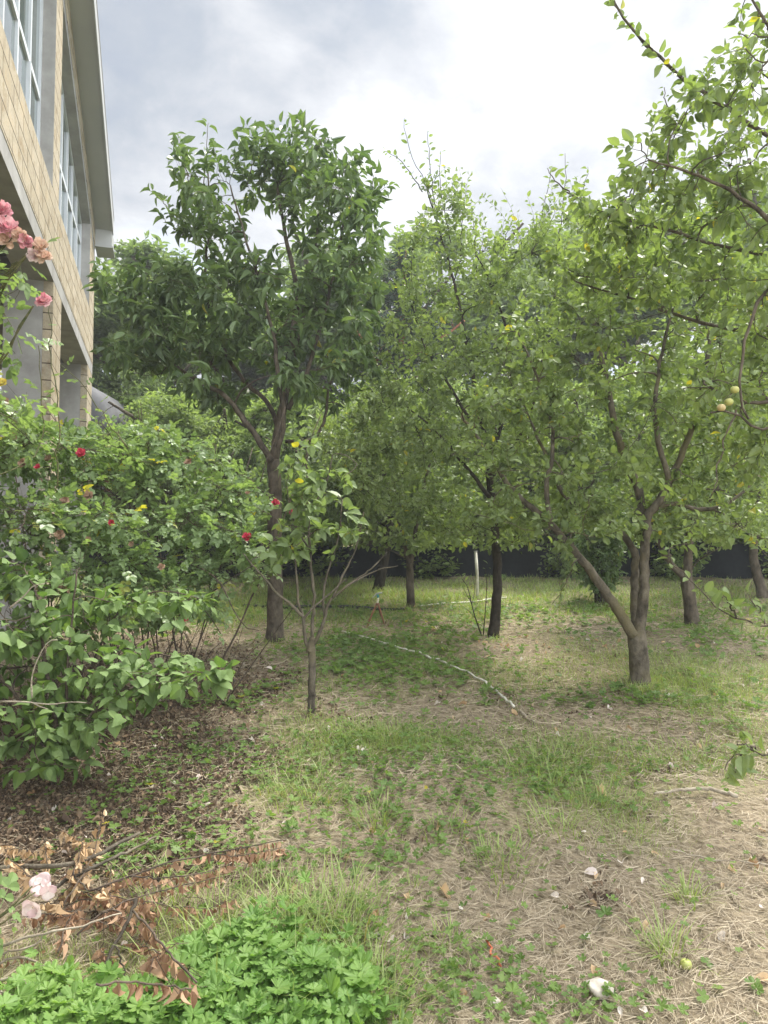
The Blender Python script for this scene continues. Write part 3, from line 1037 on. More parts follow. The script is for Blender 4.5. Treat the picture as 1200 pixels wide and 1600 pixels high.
SMAX = 13.5
w = MB()
hbox(w, .0, SMAX, -.34, 0, 4.39, 5.08)
pier = [(.0, .72), (4.03, 4.47), (8.0, 8.45), (12.0, SMAX)]
for a, b in pier:
    hprism(w, a, b, -.34, -.001, 5.08 - 1, hz_(a), 5.08 - 1, hz_(b))
hprism(w, .0, SMAX, -.34, 0, hz_(0) + .12, rz_(0) + .02, hz_(SMAX) + .12, rz_(SMAX) + .02)
hprism(w, .0, .3, -6, -.341, 4.39 - 1, rz_(0), 4.39 - 1, rz_(.3))
w.build('wall', M['stone'], house, world_space=False)
w = MB()
hprism(w, .003, SMAX, -.338, -.004, hz_(0) + .001, hz_(0) + .118, hz_(SMAX) + .001, hz_(SMAX) + .118)
w.build('head_lintel', M['concrete'], house, world_space=False)
w = MB()
hbox(w, -.001, SMAX, -.33, -.004, 4.23, 4.388)
w.build('lintel', M['concrete'], house, world_space=False)
for a, b in ((.02, .70), (3.62, 4.23), (7.4, 8.0), (11.4, 12.0)):
    w = MB()
    hbox(w, a + .004, b, -.46, -.10, -.3, 4.228)
    p_ = w.build('pillar', M['concrete'], house, world_space=False)
    w = MB()
    hbox(w, a, b + .002, -.098, -.006, -.3, 4.226)
    c_ = w.build('stone_facing', M['stone'], None, world_space=False)
    c_.parent = p_
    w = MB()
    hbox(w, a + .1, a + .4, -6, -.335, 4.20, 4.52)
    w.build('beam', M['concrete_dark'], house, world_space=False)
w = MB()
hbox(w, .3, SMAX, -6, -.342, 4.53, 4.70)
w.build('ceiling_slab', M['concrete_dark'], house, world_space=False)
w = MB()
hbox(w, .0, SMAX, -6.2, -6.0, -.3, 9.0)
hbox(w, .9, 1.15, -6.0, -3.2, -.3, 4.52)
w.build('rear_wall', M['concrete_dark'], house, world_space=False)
# windows: inset 12 cm, grey-white frames, raked heads
for k, (a, b, tz) in enumerate(((.72, 4.03, 6.02), (4.47, 8.0, 5.96), (8.45, 12.0, 6.1))):
    w = MB()
    z0, t = 5.08 - 1, .05
    y0, y1 = -.185, -.125
    w.box(a, b, y0, y1, z0, z0 + t)
    hprism(w, a, b, y0, y1, hz_(a) - t, hz_(a), hz_(b) - t, hz_(b))
    step = (b - a) / 6
    for i in range(7):
        x = a + .025 + (b - a - .05) * i / 6
        hprism(w, x - .025, x + .025, y0, y1, z0 + t, hz_(x - .025) - t, z0 + t, hz_(x + .025) - t)
        if 0 < i < 6 and i % 2 == 1:
            hprism(w, x + .03, x + .068, y0 + .01, y1 + .012, z0 + t + .01, tz - 1 - .03, z0 + t + .01, tz - 1 - .03)
    tb = MB()
    for i in range(6):
        x0 = a + .025 + (b - a - .05) * i / 6 + .0255
        x1 = a + .025 + (b - a - .05) * (i + 1) / 6 - .0255
        w.box(x0, x1, y0 + .002, y1 - .002, tz - 1 - .03, tz - 1 + .03)
    f_ = w.build('window', M['frame'], house, world_space=False)
    for i in range(6):
        x0 = a + .025 + (b - a - .05) * i / 6 + .026
        x1 = a + .025 + (b - a - .05) * (i + 1) / 6 - .026
        for lo in (0, 1):
            g = MB()
            if lo: hprism(g, x0, x1, -.158, -.150, z0 + t, tz - 1.031, z0 + t, tz - 1.031)
            else: hprism(g, x0, x1, -.158, -.150, tz - .969, hz_(x0) - t, tz - .969, hz_(x1) - t)
            q_ = g.build('pane', M['glass'], None, world_space=False)
            q_.parent = f_
    s_ = MB()
    s_.box(a + .001, b - .001, -.338, -.186, z0 - .0, z0 + .02)
    hprism(s_, a, a + .012, -.339, -.003, z0 + .021, hz_(a) - .001, z0 + .021, hz_(a + .012) - .001)
    s_.build('window_reveal', M['concrete'], house, world_space=False)
w = MB()
hprism(w, -.02, SMAX + .2, -6.3, .25, rz_(0) + .03, rz_(0) + .17, rz_(SMAX) + .03, rz_(SMAX) + .17)
w.build('soffit', M['soffit'], house, world_space=False)
w = MB()
hprism(w, -.03, SMAX + .25, .252, .268, rz_(0) - .0, rz_(0) + .24, rz_(SMAX) - .0, rz_(SMAX) + .24)
w.build('fascia', M['soffit'], house, world_space=False)
w = MB()
w.box(-.38, .04, .003, .25, 6.29 - 1, 6.56 - 1)
w.box(-.40, .06, .002, .27, 6.262 - 1, 6.288 - 1)
w.build('cornice_return', M['trim'], house, world_space=False)
w = MB()
hprism(w, -.06, SMAX + .3, -6.4, .272, rz_(0) + .245, rz_(0) + .29, rz_(SMAX) + .245, rz_(SMAX) + .29)
w.build('roof', M['concrete_dark'], house, world_space=False)

# ------------------------------------------------------------------ grey tank behind the house corner
M['tank'] = plain_mat('tank_grey', (.085, .085, .09), rough=.75, scale=2.2, col2=(.15, .15, .155))
M['rust'] = plain_mat('rusty_steel', (.16, .07, .04), rough=.85, scale=8, col2=(.32, .15, .09))
tc_ = P(104, 668, 12.6)
R_ = 76 * 12.6 / F_PX
tk = empty('water_tank', (tc_[0], tc_[1], gz(tc_[0], tc_[1])), 'round grey metal tank on a stand just past the house corner', 'tank')
prof = [(-2.4, 0), (-2.36, .4), (-2.25, .8), (-2.1, .97), (-1.9, 1)] + [(-1.3, 1), (-.6, 1)] + [(0, 1), (.06, .99), (.16, .93), (.25, .75), (.31, .5), (.34, .25), (.35, .02)]
V, Q = [], []
ns = 40
for y, r in prof:
    for k in range(ns):
        a = 2 * math.pi * k / ns
        V.append((tc_[0] + math.cos(a) * r * R_, tc_[1] - y, tc_[2] + math.sin(a) * r * R_))
for i in range(len(prof) - 1):
    for k in range(ns):
        Q.append((i * ns + k, i * ns + (k + 1) % ns, (i + 1) * ns + (k + 1) % ns, (i + 1) * ns + k))
mesh_obj('tank_body', np.array(V), [np.array(Q)], M['tank'], tk, smooth=True)
g0 = float(gz(tc_[0], tc_[1]))
for yy in (0.3, 2.0):
    for xx in (-.6, .6):
        MB().box(tc_[0] + xx - .04, tc_[0] + xx + .04, tc_[1] + yy - .04, tc_[1] + yy + .04, g0 - .1, tc_[2] - .721).build('stand_leg', M['rust'], tk)
    MB().box(tc_[0] - .75, tc_[0] + .75, tc_[1] + yy - .05, tc_[1] + yy + .05, tc_[2] - .72, tc_[2] - .62).build('stand_rail', M['rust'], tk)

# ------------------------------------------------------------------ dark screen fence at the back
M['net'] = plain_mat('shade_net', (.006, .008, .010), rough=.9, scale=14, col2=(.016, .019, .021))
fe = empty('shade_net_fence', (0, 11.9, 1.07), 'low black shade net fence closing off the back of the orchard', 'fence')
xs = np.linspace(-8, 11, 240)
V = []
for x in xs:
    y = 11.9 + .05 * math.sin(x * 2.1) + .02 * math.sin(x * 9)
    g = float(gz(x, y))
    for z in (-.05, .2, .4, .54 + .05 * math.sin(x * 1.6)):
        V.append((x, y + .02 * math.sin(z * 5 + x * 4), g + z))
n4 = len(xs)
Q = [(i * 4 + k, (i + 1) * 4 + k, (i + 1) * 4 + k + 1, i * 4 + k + 1) for i in range(n4 - 1) for k in range(3)]
nb = len(V)
V2 = [(a, b + .012, c) for a, b, c in V]
Q += [tuple(q + nb for q in f[::-1]) for f in Q]
mesh_obj('net', np.array(V + V2), [np.array(Q)], M['net'], fe, smooth=True)
for x in np.arange(-7.6, 11, 2.1):
    w = MB()
    g = float(gz(x, 11.98))
    w.box(x - .03, x + .03, 11.97, 12.03, g - .1, g + .72)
    w.build('post', M['bark_dark'], fe)

# ------------------------------------------------------------------ trees and shrubs beyond the fence
def bg_tree(name, seed, leafm, barkm, H=8.0, R=2.3, n2=70, n3=2600, per=17, L=.11, low=.12, label=None, cat='tree', shape='round'):
    rng = np.random.default_rng(seed)
    limbs = [([(0, 0, -.1), (.1, .05, H * .3), (-.05, .1, H * .6), (.05, 0, H * .92)], .14, .03)]
    for k in range(7):
        a = k * 2.4 + rng.random()
        z = H * (.18 + .09 * k)
        limbs.append(([(0, .05, z), (math.cos(a) * R * .4, math.sin(a) * R * .4, z + H * .08), (math.cos(a) * R * .75, math.sin(a) * R * .75, z + H * .16)], .06, .02))
    blobs = []
    if shape == 'pine':
        for k in range(9):
            t = k / 8
            a = k * 2.2
            blobs.append((np.array([math.cos(a) * R * .3 * (1 - t), math.sin(a) * R * .3 * (1 - t), H * (.35 + .6 * t)]), np.array([R * (1 - t * .8), R * (1 - t * .8), H * .06])))
    else:
        for k in range(17):
            t = rng.random() * .86 + low
            rr = R * math.sin(math.pi * min(1, .18 + t * .82)) ** .6
            a = k * 2.4
            q = rr * rng.uniform(.25, .72)
            s = R * rng.uniform(.28, .46)
            blobs.append((np.array([math.cos(a) * q, math.sin(a) * q, H * min(t, .9)]), np.array([s, s, s * rng.uniform(.7, 1.1)])))
    wood, sh = grow([(np.array(p), a, b) for p, a, b in limbs], blobs, n2, n3, rng, maxlen=.9, r3=.008)
    cr = shoot_leaves(sh, per, L, .5, TPL_FAR, rng, t0=.2, droop=.15, petiole=.03, jit=.55)
    o = empty(name, (0, 0, 0), label, cat)
    wood.build('trunk', barkm, o, smooth=True)
    cr.build('crown', leafm, o)
    return o


def dup(root, loc, rz, s, label):
    r = root.copy()
    COL.objects.link(r)
    r.location = loc
    r.rotation_euler = (0, 0, rz)
    r.scale = s
    r['label'] = label
    for ch in list(root.children):
        c = ch.copy()
        COL.objects.link(c)
        c.parent = r
    return r


def place_all(proto, H, rows, name=None):
    for k, (px, Y, top, wid, rz, label) in enumerate(rows):
        p = P(px, top, Y)
        g = float(gz(p[0], Y))
        sz = (p[2] - g) / H
        o = proto if k == 0 else dup(proto, (0, 0, 0), 0, (1, 1, 1), label)
        o['label'] = label
        o.location = (p[0], Y, g - .05)
        o.rotation_euler = (0, 0, rz)
        o.scale = (wid, wid, sz)


ta = bg_tree('broadleaf_tree', 21, M['far_leaf'], M['bark'])
ta['group'] = 'tall trees beyond the fence'
place_all(ta, 8.0, [
    (205, 16.0, 344, 1.50, 0, 'mid green feathery tree top showing just right of the house eave'),
    (395, 17.5, 392, 1.55, 1.3, 'leafy tree behind the left half of the cherry tree'),
    (520, 18.5, 364, 1.55, 2.2, 'leafy tree behind the right half of the cherry tree'),
    (690, 18.0, 344, 1.55, 3.1, 'leafy tree behind the tall upright shoots in the middle'),
    (835, 17.5, 364, 1.55, 4.4, 'tree on the skyline just right of the lowest dip in the foliage'),
    (965, 16.5, 314, 1.55, 5.3, 'tall tree behind the forked apple tree'),
    (1075, 17.5, 292, 1.55, .7, 'tall tree above and behind the right apple branches'),
    (1190, 16.0, 260, 1.60, 1.9, 'tallest tree at the right edge behind the apple branches'),
    (300, 16.6, 405, 1.5, .9, 'tree filling the gap between the feathery tree and the cherry crown'),
    (600, 16.8, 375, 1.4, 4.9, 'tree behind the evergreen with the rust red trunk'),
    (895, 18.5, 345, 1.5, 3.3, 'tree seen between the two skyline shoots right of centre'),
    (60, 15.5, 520, 1.1, 2.9, 'tree standing behind the open ground floor of the house'),
    (1330, 15.0, 330, 1.2, 3.7, 'tree beyond the right end of the orchard'),
])
tb_ = bg_tree('hedge_shrub', 22, M['far_leaf_bright'], M['bark'], H=4.0, R=1.5, n2=40, n3=1300, per=17, L=.075, low=.02, cat='shrub')
tb_['group'] = 'shrubs along the back fence'
place_all(tb_, 4.0, [
    (235, 14.6, 505, 1.05, 0, 'bright light green shrub rising beside the grey tank'),
    (270, 12.6, 600, .95, 1.1, 'light green shrub between the tank and the cherry trunk'),
    (355, 12.3, 620, .95, 2.2, 'light green shrub left of the cherry trunk by the fence'),
    (470, 12.4, 600, 1.0, 3.2, 'light green shrub right of the cherry trunk by the fence'),
    (575, 12.2, 600, 1.0, 4.1, 'hedge shrub behind the dark leaning trunk'),
    (690, 12.3, 590, 1.0, 5.2, 'hedge shrub between the two slim middle trunks'),
    (800, 12.4, 580, 1.0, .5, 'hedge shrub behind the slightly leaning middle trunk'),
    (905, 12.2, 590, 1.0, 1.7, 'hedge shrub behind the long pale left limb of the forked apple tree'),
    (1015, 12.3, 570, 1.0, 2.6, 'hedge shrub behind the fork of the big apple tree'),
    (1120, 12.2, 590, 1.0, 3.9, 'hedge shrub right of the second apple trunk'),
    (1210, 12.3, 580, 1.25, 4.8, 'hedge shrub at the right edge of the orchard'),
    (415, 12.5, 660, 1.1, .3, 'hedge shrub directly behind the cherry trunk'),
    (525, 12.6, 690, 1.1, 1.9, 'low hedge shrub in the gap left of the dark leaning trunk'),
    (632, 12.5, 680, 1.1, 2.9, 'low hedge shrub directly behind the V shaped slim trunk'),
    (745, 12.6, 670, 1.1, 3.6, 'low hedge shrub directly behind the white pole'),
    (855, 12.5, 680, 1.1, 4.5, 'low hedge shrub in the gap left of the conical bush'),
    (962, 12.6, 670, 1.1, 5.5, 'low hedge shrub in the gap right of the conical bush'),
    (1065, 12.5, 680, 1.1, 1.4, 'low hedge shrub directly behind the second apple trunk'),
    (1170, 12.6, 680, 1.1, 2.4, 'low hedge shrub directly behind the curved apple trunk'),
    (105, 15.6, 560, 1.0, 5.9, 'shrub behind the house corner pillar'),
])
pn = bg_tree('pine_tree', 23, M['pine_leaf'], M['bark_rust'], H=8.0, R=1.7, n2=50, n3=1100, per=26, L=.09, shape='pine')
pn['label'] = 'dark evergreen with a rust red trunk showing between the cherry and the middle tree'
pn['category'] = 'tree'
q_ = P(628, 400, 13.9)
g_ = float(gz(q_[0], 13.9))
pn.location = (q_[0], 13.9, g_ - .05)
pn.scale = (1, 1, (q_[2] - g_) / 8.0 * 1.03)

# ------------------------------------------------------------------ orchard trees
def B(Y, rd, *items):
    return [blob_px(x, y, rx, ry, Y + (d[0] if d else 0), rd) for (x, y, rx, ry, *d) in items]


# cherry
Y = 7.25
bx, by = 430, 997
tree('cherry_tree', G(bx, by), 'tall cherry tree with dark drooping leaves standing left of centre', 'tree',
     [(base_fix(pxs([(430, 930), (428, 850), (431, 780), (427, 718)], Y), bx, by), .082, .062),
      (pxs([(427, 722), (436, 668), (449, 600), (452, 558), (462, 500), (464, 442), (448, 380), (440, 335), (432, 280)], Y), .05, .012),
      (pxs([(424, 720), (402, 682), (376, 650), (357, 620), (330, 606), (300, 590, 7.5), (260, 560, 7.6)], Y - .1), .034, .010),
      (pxs([(436, 690), (428, 640), (410, 620), (385, 602), (355, 560), (330, 500), (318, 430), (330, 340), (322, 240)], Y + .2), .026, .007),
      (pxs([(434, 700), (446, 660), (436, 600), (428, 520), (405, 440), (380, 360), (360, 290)], Y - .35), .026, .007),
      (pxs([(450, 640), (480, 590), (490, 545), (510, 480), (528, 400), (545, 300)], Y - .1), .024, .007),
      (pxs([(446, 690), (490, 690), (508, 660), (514, 590), (545, 565), (580, 520)], Y + .2), .020, .006),
      (pxs([(452, 600), (478, 470), (496, 380), (500, 270), (510, 235)], Y + .25), .022, .006),
      (pxs([(385, 660), (330, 560), (280, 520), (230, 490)], Y + .2), .018, .005)],
     B(Y, .75, (322, 290, 46, 56, -.1), (330, 372, 55, 40), (415, 265, 52, 40), (470, 270, 60, 44, .1), (510, 340, 60, 55), (566, 310, 34, 34), (560, 380, 40, 42),
       (262, 465, 80, 46), (215, 455, 42, 34), (345, 470, 80, 48), (440, 475, 80, 50), (530, 455, 70, 46), (300, 540, 80, 36), (240, 530, 46, 32), (420, 545, 70, 34), (540, 540, 60, 34), (390, 430, 50, 24),
       (330, 615, 50, 24), (480, 610, 60, 26), (220, 560, 50, 30), (560, 590, 40, 26)),
     120, 1150, 8, .104, .40, TPL_CHERRY, M['cherry_leaf'], M['bark'], 41,
     gk=dict(up=.35, maxlen=.55, r3=.005), bs=1.12, lk=dict(droop=.3, upn=.65, along=.55, spread=.65, petiole=.02, t0=.15, tip=.25, jit=.45),
     extra_shoots=[(pxs(s, Y), .006, 15) for s in (
         [(318, 290), (322, 240), (326, 190)], [(300, 300), (285, 250), (278, 212)], [(270, 340), (255, 310), (234, 298)], [(385, 290), (396, 240), (402, 205)],
         [(440, 270), (452, 225), (450, 204)], [(480, 290), (500, 250), (505, 222)], [(545, 320), (552, 270), (550, 243)], [(560, 330), (590, 300), (612, 288)],
         [(290, 370), (262, 350), (250, 330)], [(220, 460), (180, 455), (150, 448)], [(575, 330), (585, 285), (578, 258)], [(350, 260), (372, 240), (380, 225)])])

# forked apple tree
Y = 5.55
ap_l = 'forked apple tree with a long pale limb leaning left, nearest on the right'
tree('apple_tree', G(1000, 1072), ap_l, 'tree',
     [(base_fix(pxs([(999, 1030), (994, 985)], Y), 1000, 1072), .074, .066),
      (pxs([(990, 994), (982, 980), (960, 946), (930, 901), (900, 864), (874, 834), (855, 811), (825, 789), (795, 762), (760, 700), (720, 650)], Y - .05), .040, .010),
      (pxs([(996, 996), (1004, 955), (1007, 894), (1009, 837), (1012, 800), (1031, 785), (1050, 744), (1075, 690), (1100, 610), (1110, 520)], Y), .042, .012),
      (pxs([(995, 985), (989, 940), (993, 894), (994, 860), (960, 822), (915, 800), (881, 777), (860, 730), (830, 660)], Y + .25), .036, .010),
      (pxs([(1008, 850), (1002, 790), (993, 751), (976, 714), (960, 669), (950, 600), (930, 520), (915, 440)], Y + .1), .038, .010),
      (pxs([(1012, 805), (1050, 780), (1090, 800), (1140, 790), (1190, 740)], Y + .2), .024, .008),
      (pxs([(1045, 750), (1020, 660), (1030, 560), (1060, 450)], Y - .3), .022, .007),
      (pxs([(860, 815), (850, 760), (870, 690), (845, 600), (810, 520)], Y - .4), .02, .006)],
     B(Y, .85, (1000, 680, 120, 70), (880, 650, 80, 70, .2), (1100, 640, 90, 70), (960, 540, 100, 70), (1070, 500, 90, 70), (830, 740, 70, 44, -.2), (800, 610, 60, 70), (910, 760, 60, 40), (1090, 760, 90, 50, .3),
       (930, 440, 70, 50, .2), (1140, 720, 60, 60), (1030, 420, 70, 50), (850, 500, 60, 60), (760, 680, 50, 40), (800, 800, 70, 26), (900, 820, 60, 24), (1060, 830, 80, 26), (1160, 820, 50, 30), (960, 800, 60, 24), (920, 370, 50, 40, .3), (1000, 345, 60, 40, .3), (1090, 330, 60, 40, .3), (870, 850, 34, 18), (1100, 868, 50, 16)),
     100, 1300, 18, .045, .66, TPL_APPLE, M['apple_leaf'], M['bark_light'], 42, group='apple trees of the orchard',
     gk=dict(maxlen=.5, up=.2), lk=dict(droop=.15, upn=.75, along=.5, spread=.8, jit=.75),
     extra_shoots=[(pxs(s, 5.4), .005, 18) for s in ([(905, 868), (885, 905), (878, 925), (862, 942)], [(850, 640), (830, 590), (850, 540)], [(930, 760), (905, 820), (925, 852)], [(1000, 470), (990, 400), (1000, 350)])])

# second apple tree behind it
Y = 7.95
tree('apple_tree', G(1082, 975), 'dark trunked apple tree just behind and right of the forked apple tree', 'tree',
     [(base_fix(pxs([(1077, 930), (1072, 900)], Y), 1082, 975), .075, .062),
      (pxs([(1073, 905), (1075, 860), (1080, 820), (1085, 770), (1100, 690), (1120, 600)], Y), .05, .012),
      (pxs([(1072, 906), (1060, 893), (1046, 880), (1030, 852), (1010, 800), (990, 740)], Y), .036, .010),
      (pxs([(1082, 810), (1120, 770), (1160, 700), (1180, 620)], Y + .2), .03, .008)],
     B(Y, 1.0, (1090, 740, 90, 60), (1160, 650, 90, 80), (1060, 640, 80, 70), (1120, 540, 90, 70), (1000, 740, 70, 50), (1190, 540, 70, 70), (1180, 780, 60, 50), (1110, 830, 70, 26)),
     70, 1100, 13, .062, .66, TPL_FAR, M['apple_leaf'], M['bark'], 43, group='apple trees of the orchard', gk=dict(maxlen=.6), lk=dict(droop=.1, jit=.6))

Y = 9.75
tree('apple_tree', G(1193, 935), 'curved trunk apple tree at the far right edge in front of the black fence', 'tree',
     [(base_fix(pxs([(1189, 915), (1181, 894), (1177, 866), (1180, 820), (1190, 760)], Y), 1193, 935), .07, .03),
      (pxs([(1180, 830), (1140, 780), (1110, 720)], Y), .03, .01), (pxs([(1185, 800), (1230, 740), (1250, 660)], Y), .03, .01)],
     B(Y, 1.0, (1160, 770, 80, 50), (1230, 700, 90, 80), (1130, 690, 70, 60), (1250, 790, 70, 50)),
     50, 800, 13, .07, .66, TPL_FAR, M['apple_leaf'], M['bark'], 44, group='apple trees of the orchard', gk=dict(maxlen=.7), lk=dict(jit=.6))

Y = 9.1
tree('plum_tree', G(642, 948), 'slim straight tree forking into a narrow V right of the sprinkler', 'tree',
     [(base_fix(pxs([(641, 915), (640, 880)], Y), 642, 948), .055, .045),
      (pxs([(640, 885), (632, 850), (622, 815), (605, 760), (590, 690)], Y), .033, .010),
      (pxs([(641, 885), (647, 850), (653, 805), (668, 740), (680, 670)], Y), .033, .010)],
     B(Y, 1.0, (610, 740, 70, 50), (680, 740, 70, 50), (560, 690, 60, 50), (640, 660, 90, 60), (590, 790, 50, 26), (700, 790, 50, 26), (600, 845, 60, 16), (690, 850, 50, 14)),
     60, 900, 13, .062, .6, TPL_FAR, M['apple_leaf'], M['bark'], 45, gk=dict(maxlen=.65), lk=dict(jit=.6))

Y = 7.35
tree('plum_tree', G(770, 993), 'slender slightly leaning tree in the middle with long upright shoots against the sky', 'tree',
     [(base_fix(pxs([(776, 940), (778, 890), (773, 830), (766, 760), (762, 700)], Y), 770, 993), .052, .032),
      (pxs([(764, 720), (745, 620), (730, 540), (712, 450), (690, 370), (668, 300)], Y - .2), .026, .006),
      (pxs([(764, 730), (790, 640), (800, 560), (780, 470), (745, 400)], Y), .026, .007),
      (pxs([(768, 780), (720, 720), (680, 670), (640, 640)], Y - .1), .022, .007),
      (pxs([(766, 750), (810, 690), (840, 620), (850, 540)], Y + .2), .022, .007),
      (pxs([(762, 700), (700, 600), (660, 540), (640, 460)], Y + .1), .02, .006)],
     B(Y, .95, (700, 640, 100, 70), (790, 560, 80, 80), (720, 500, 80, 70), (670, 430, 55, 60), (760, 410, 55, 60), (640, 700, 80, 60), (790, 700, 80, 60), (690, 350, 42, 48), (640, 560, 60, 60), (860, 470, 70, 70), (720, 790, 80, 30), (810, 390, 55, 45), (830, 800, 60, 24), (640, 790, 70, 26), (600, 640, 60, 60), (560, 720, 60, 50), (700, 838, 60, 16), (800, 845, 50, 16), (880, 350, 40, 30, .2)),
     100, 1500, 17, .048, .6, TPL_APPLE, M['apple_leaf'], M['bark_dark'], 46, gk=dict(maxlen=.6, up=.4), lk=dict(jit=.75, droop=.05),
     extra_shoots=[(pxs(s, Y - .2), .006, 20) for s in ([(690, 380), (668, 290), (640, 240), (630, 185)], [(660, 300), (625, 245), (598, 235)], [(680, 330), (672, 260), (668, 205)], [(705, 380), (685, 290), (690, 235)],
                                                     [(720, 400), (722, 340), (730, 295)], [(745, 430), (742, 370), (738, 330)], [(780, 420), (790, 370), (800, 345)], [(830, 400), (850, 320), (862, 262)],
                                                     [(870, 400), (880, 320), (884, 240)], [(900, 400), (905, 320), (920, 262)])])

Y = 10.3
tree('plum_tree', G(590, 925), 'almost black leaning trunk at the fence behind the sprinkler', 'tree',
     [(base_fix(pxs([(597, 895), (603, 860), (612, 800), (600, 740)], Y), 590, 925), .075, .05),
      (pxs([(610, 800), (560, 750), (520, 700)], Y), .03, .01), (pxs([(606, 770), (640, 720), (660, 650)], Y), .03, .01)],
     B(Y, 1.0, (540, 760, 80, 46), (480, 720, 80, 60), (590, 700, 80, 60), (420, 790, 60, 40), (500, 820, 70, 24)),
     50, 900, 13, .07, .6, TPL_FAR, M['far_leaf'], M['bark_dark'], 47, gk=dict(maxlen=.7), lk=dict(jit=.6))

# bush shaped like a dark cone
Y = 9.4
tree('conical_bush', G(938, 943), 'dense dark bush behind the pale leaning apple limb', 'bush',
     [(base_fix(pxs([(938, 900), (935, 850)], Y), 938, 943), .05, .02), (base_fix(pxs([(930, 900), (920, 850)], Y), 932, 943), .03, .012), (base_fix(pxs([(950, 900), (960, 850)], Y), 944, 943), .03, .012)],
     B(Y, .4, (938, 905, 28, 26), (930, 860, 36, 30), (950, 840, 36, 34), (940, 800, 30, 34)),
     24, 520, 14, .055, .55, TPL_FAR, M['cherry_leaf'], M['bark_dark'], 48, gk=dict(maxlen=.35))

# grafted young tree in front
Y = 4.87
tree('young_fruit_tree', G(487, 1118), 'young sparse tree with a thin grey trunk and dark graft knob, left of centre', 'tree',
     [(base_fix(pxs([(487, 1080), (488, 1040), (487, 1010)], Y), 487, 1118), .025, .024),
      (pxs([(485, 1018), (486, 1008), (488, 996)], Y), .030, .020),
      (pxs([(484, 1012), (477, 1006), (475, 975), (474, 962), (464, 942), (466, 915), (458, 860)], Y), .013, .005),
      (pxs([(474, 964), (450, 940), (430, 926), (416, 905), (391, 880), (380, 865)], Y - .1), .011, .004),
      (pxs([(475, 966), (490, 948), (515, 928), (540, 905)], Y - .2), .008, .003),
      (pxs([(488, 1002), (490, 960), (492, 925), (487, 908), (484, 850), (480, 760), (478, 690)], Y), .012, .005),
      (pxs([(490, 1006), (500, 990), (508, 964), (512, 940), (529, 926), (554, 907), (583, 888), (605, 862)], Y), .013, .003),
      (pxs([(508, 964), (504, 928), (512, 890), (530, 840), (535, 780)], Y + .1), .009, .004),
      (pxs([(520, 935), (540, 890), (560, 850), (568, 800)], Y - .1), .008, .003),
      (pxs([(529, 926), (560, 905), (590, 890), (622, 884)], Y + .15), .006, .0025),
      (pxs([(484, 860), (455, 810), (448, 760)], Y), .007, .003), (pxs([(482, 800), (510, 760), (520, 710)], Y), .007, .003)],
     B(Y, .30, (470, 780, 36, 50), (520, 770, 36, 42), (500, 840, 60, 30), (440, 850, 36, 34), (420, 870, 26, 26), (545, 820, 26, 24), (480, 710, 20, 30), (535, 740, 26, 24), (460, 740, 20, 30)),
     34, 120, 4.5, .066, .74, TPL_HEART, M['apple_leaf_warm'], M['bark_light'], 49, bs=1.1, gk=dict(maxlen=.25, r3=.003), lk=dict(droop=.3, jit=.6, t0=.4, lvar=.28))

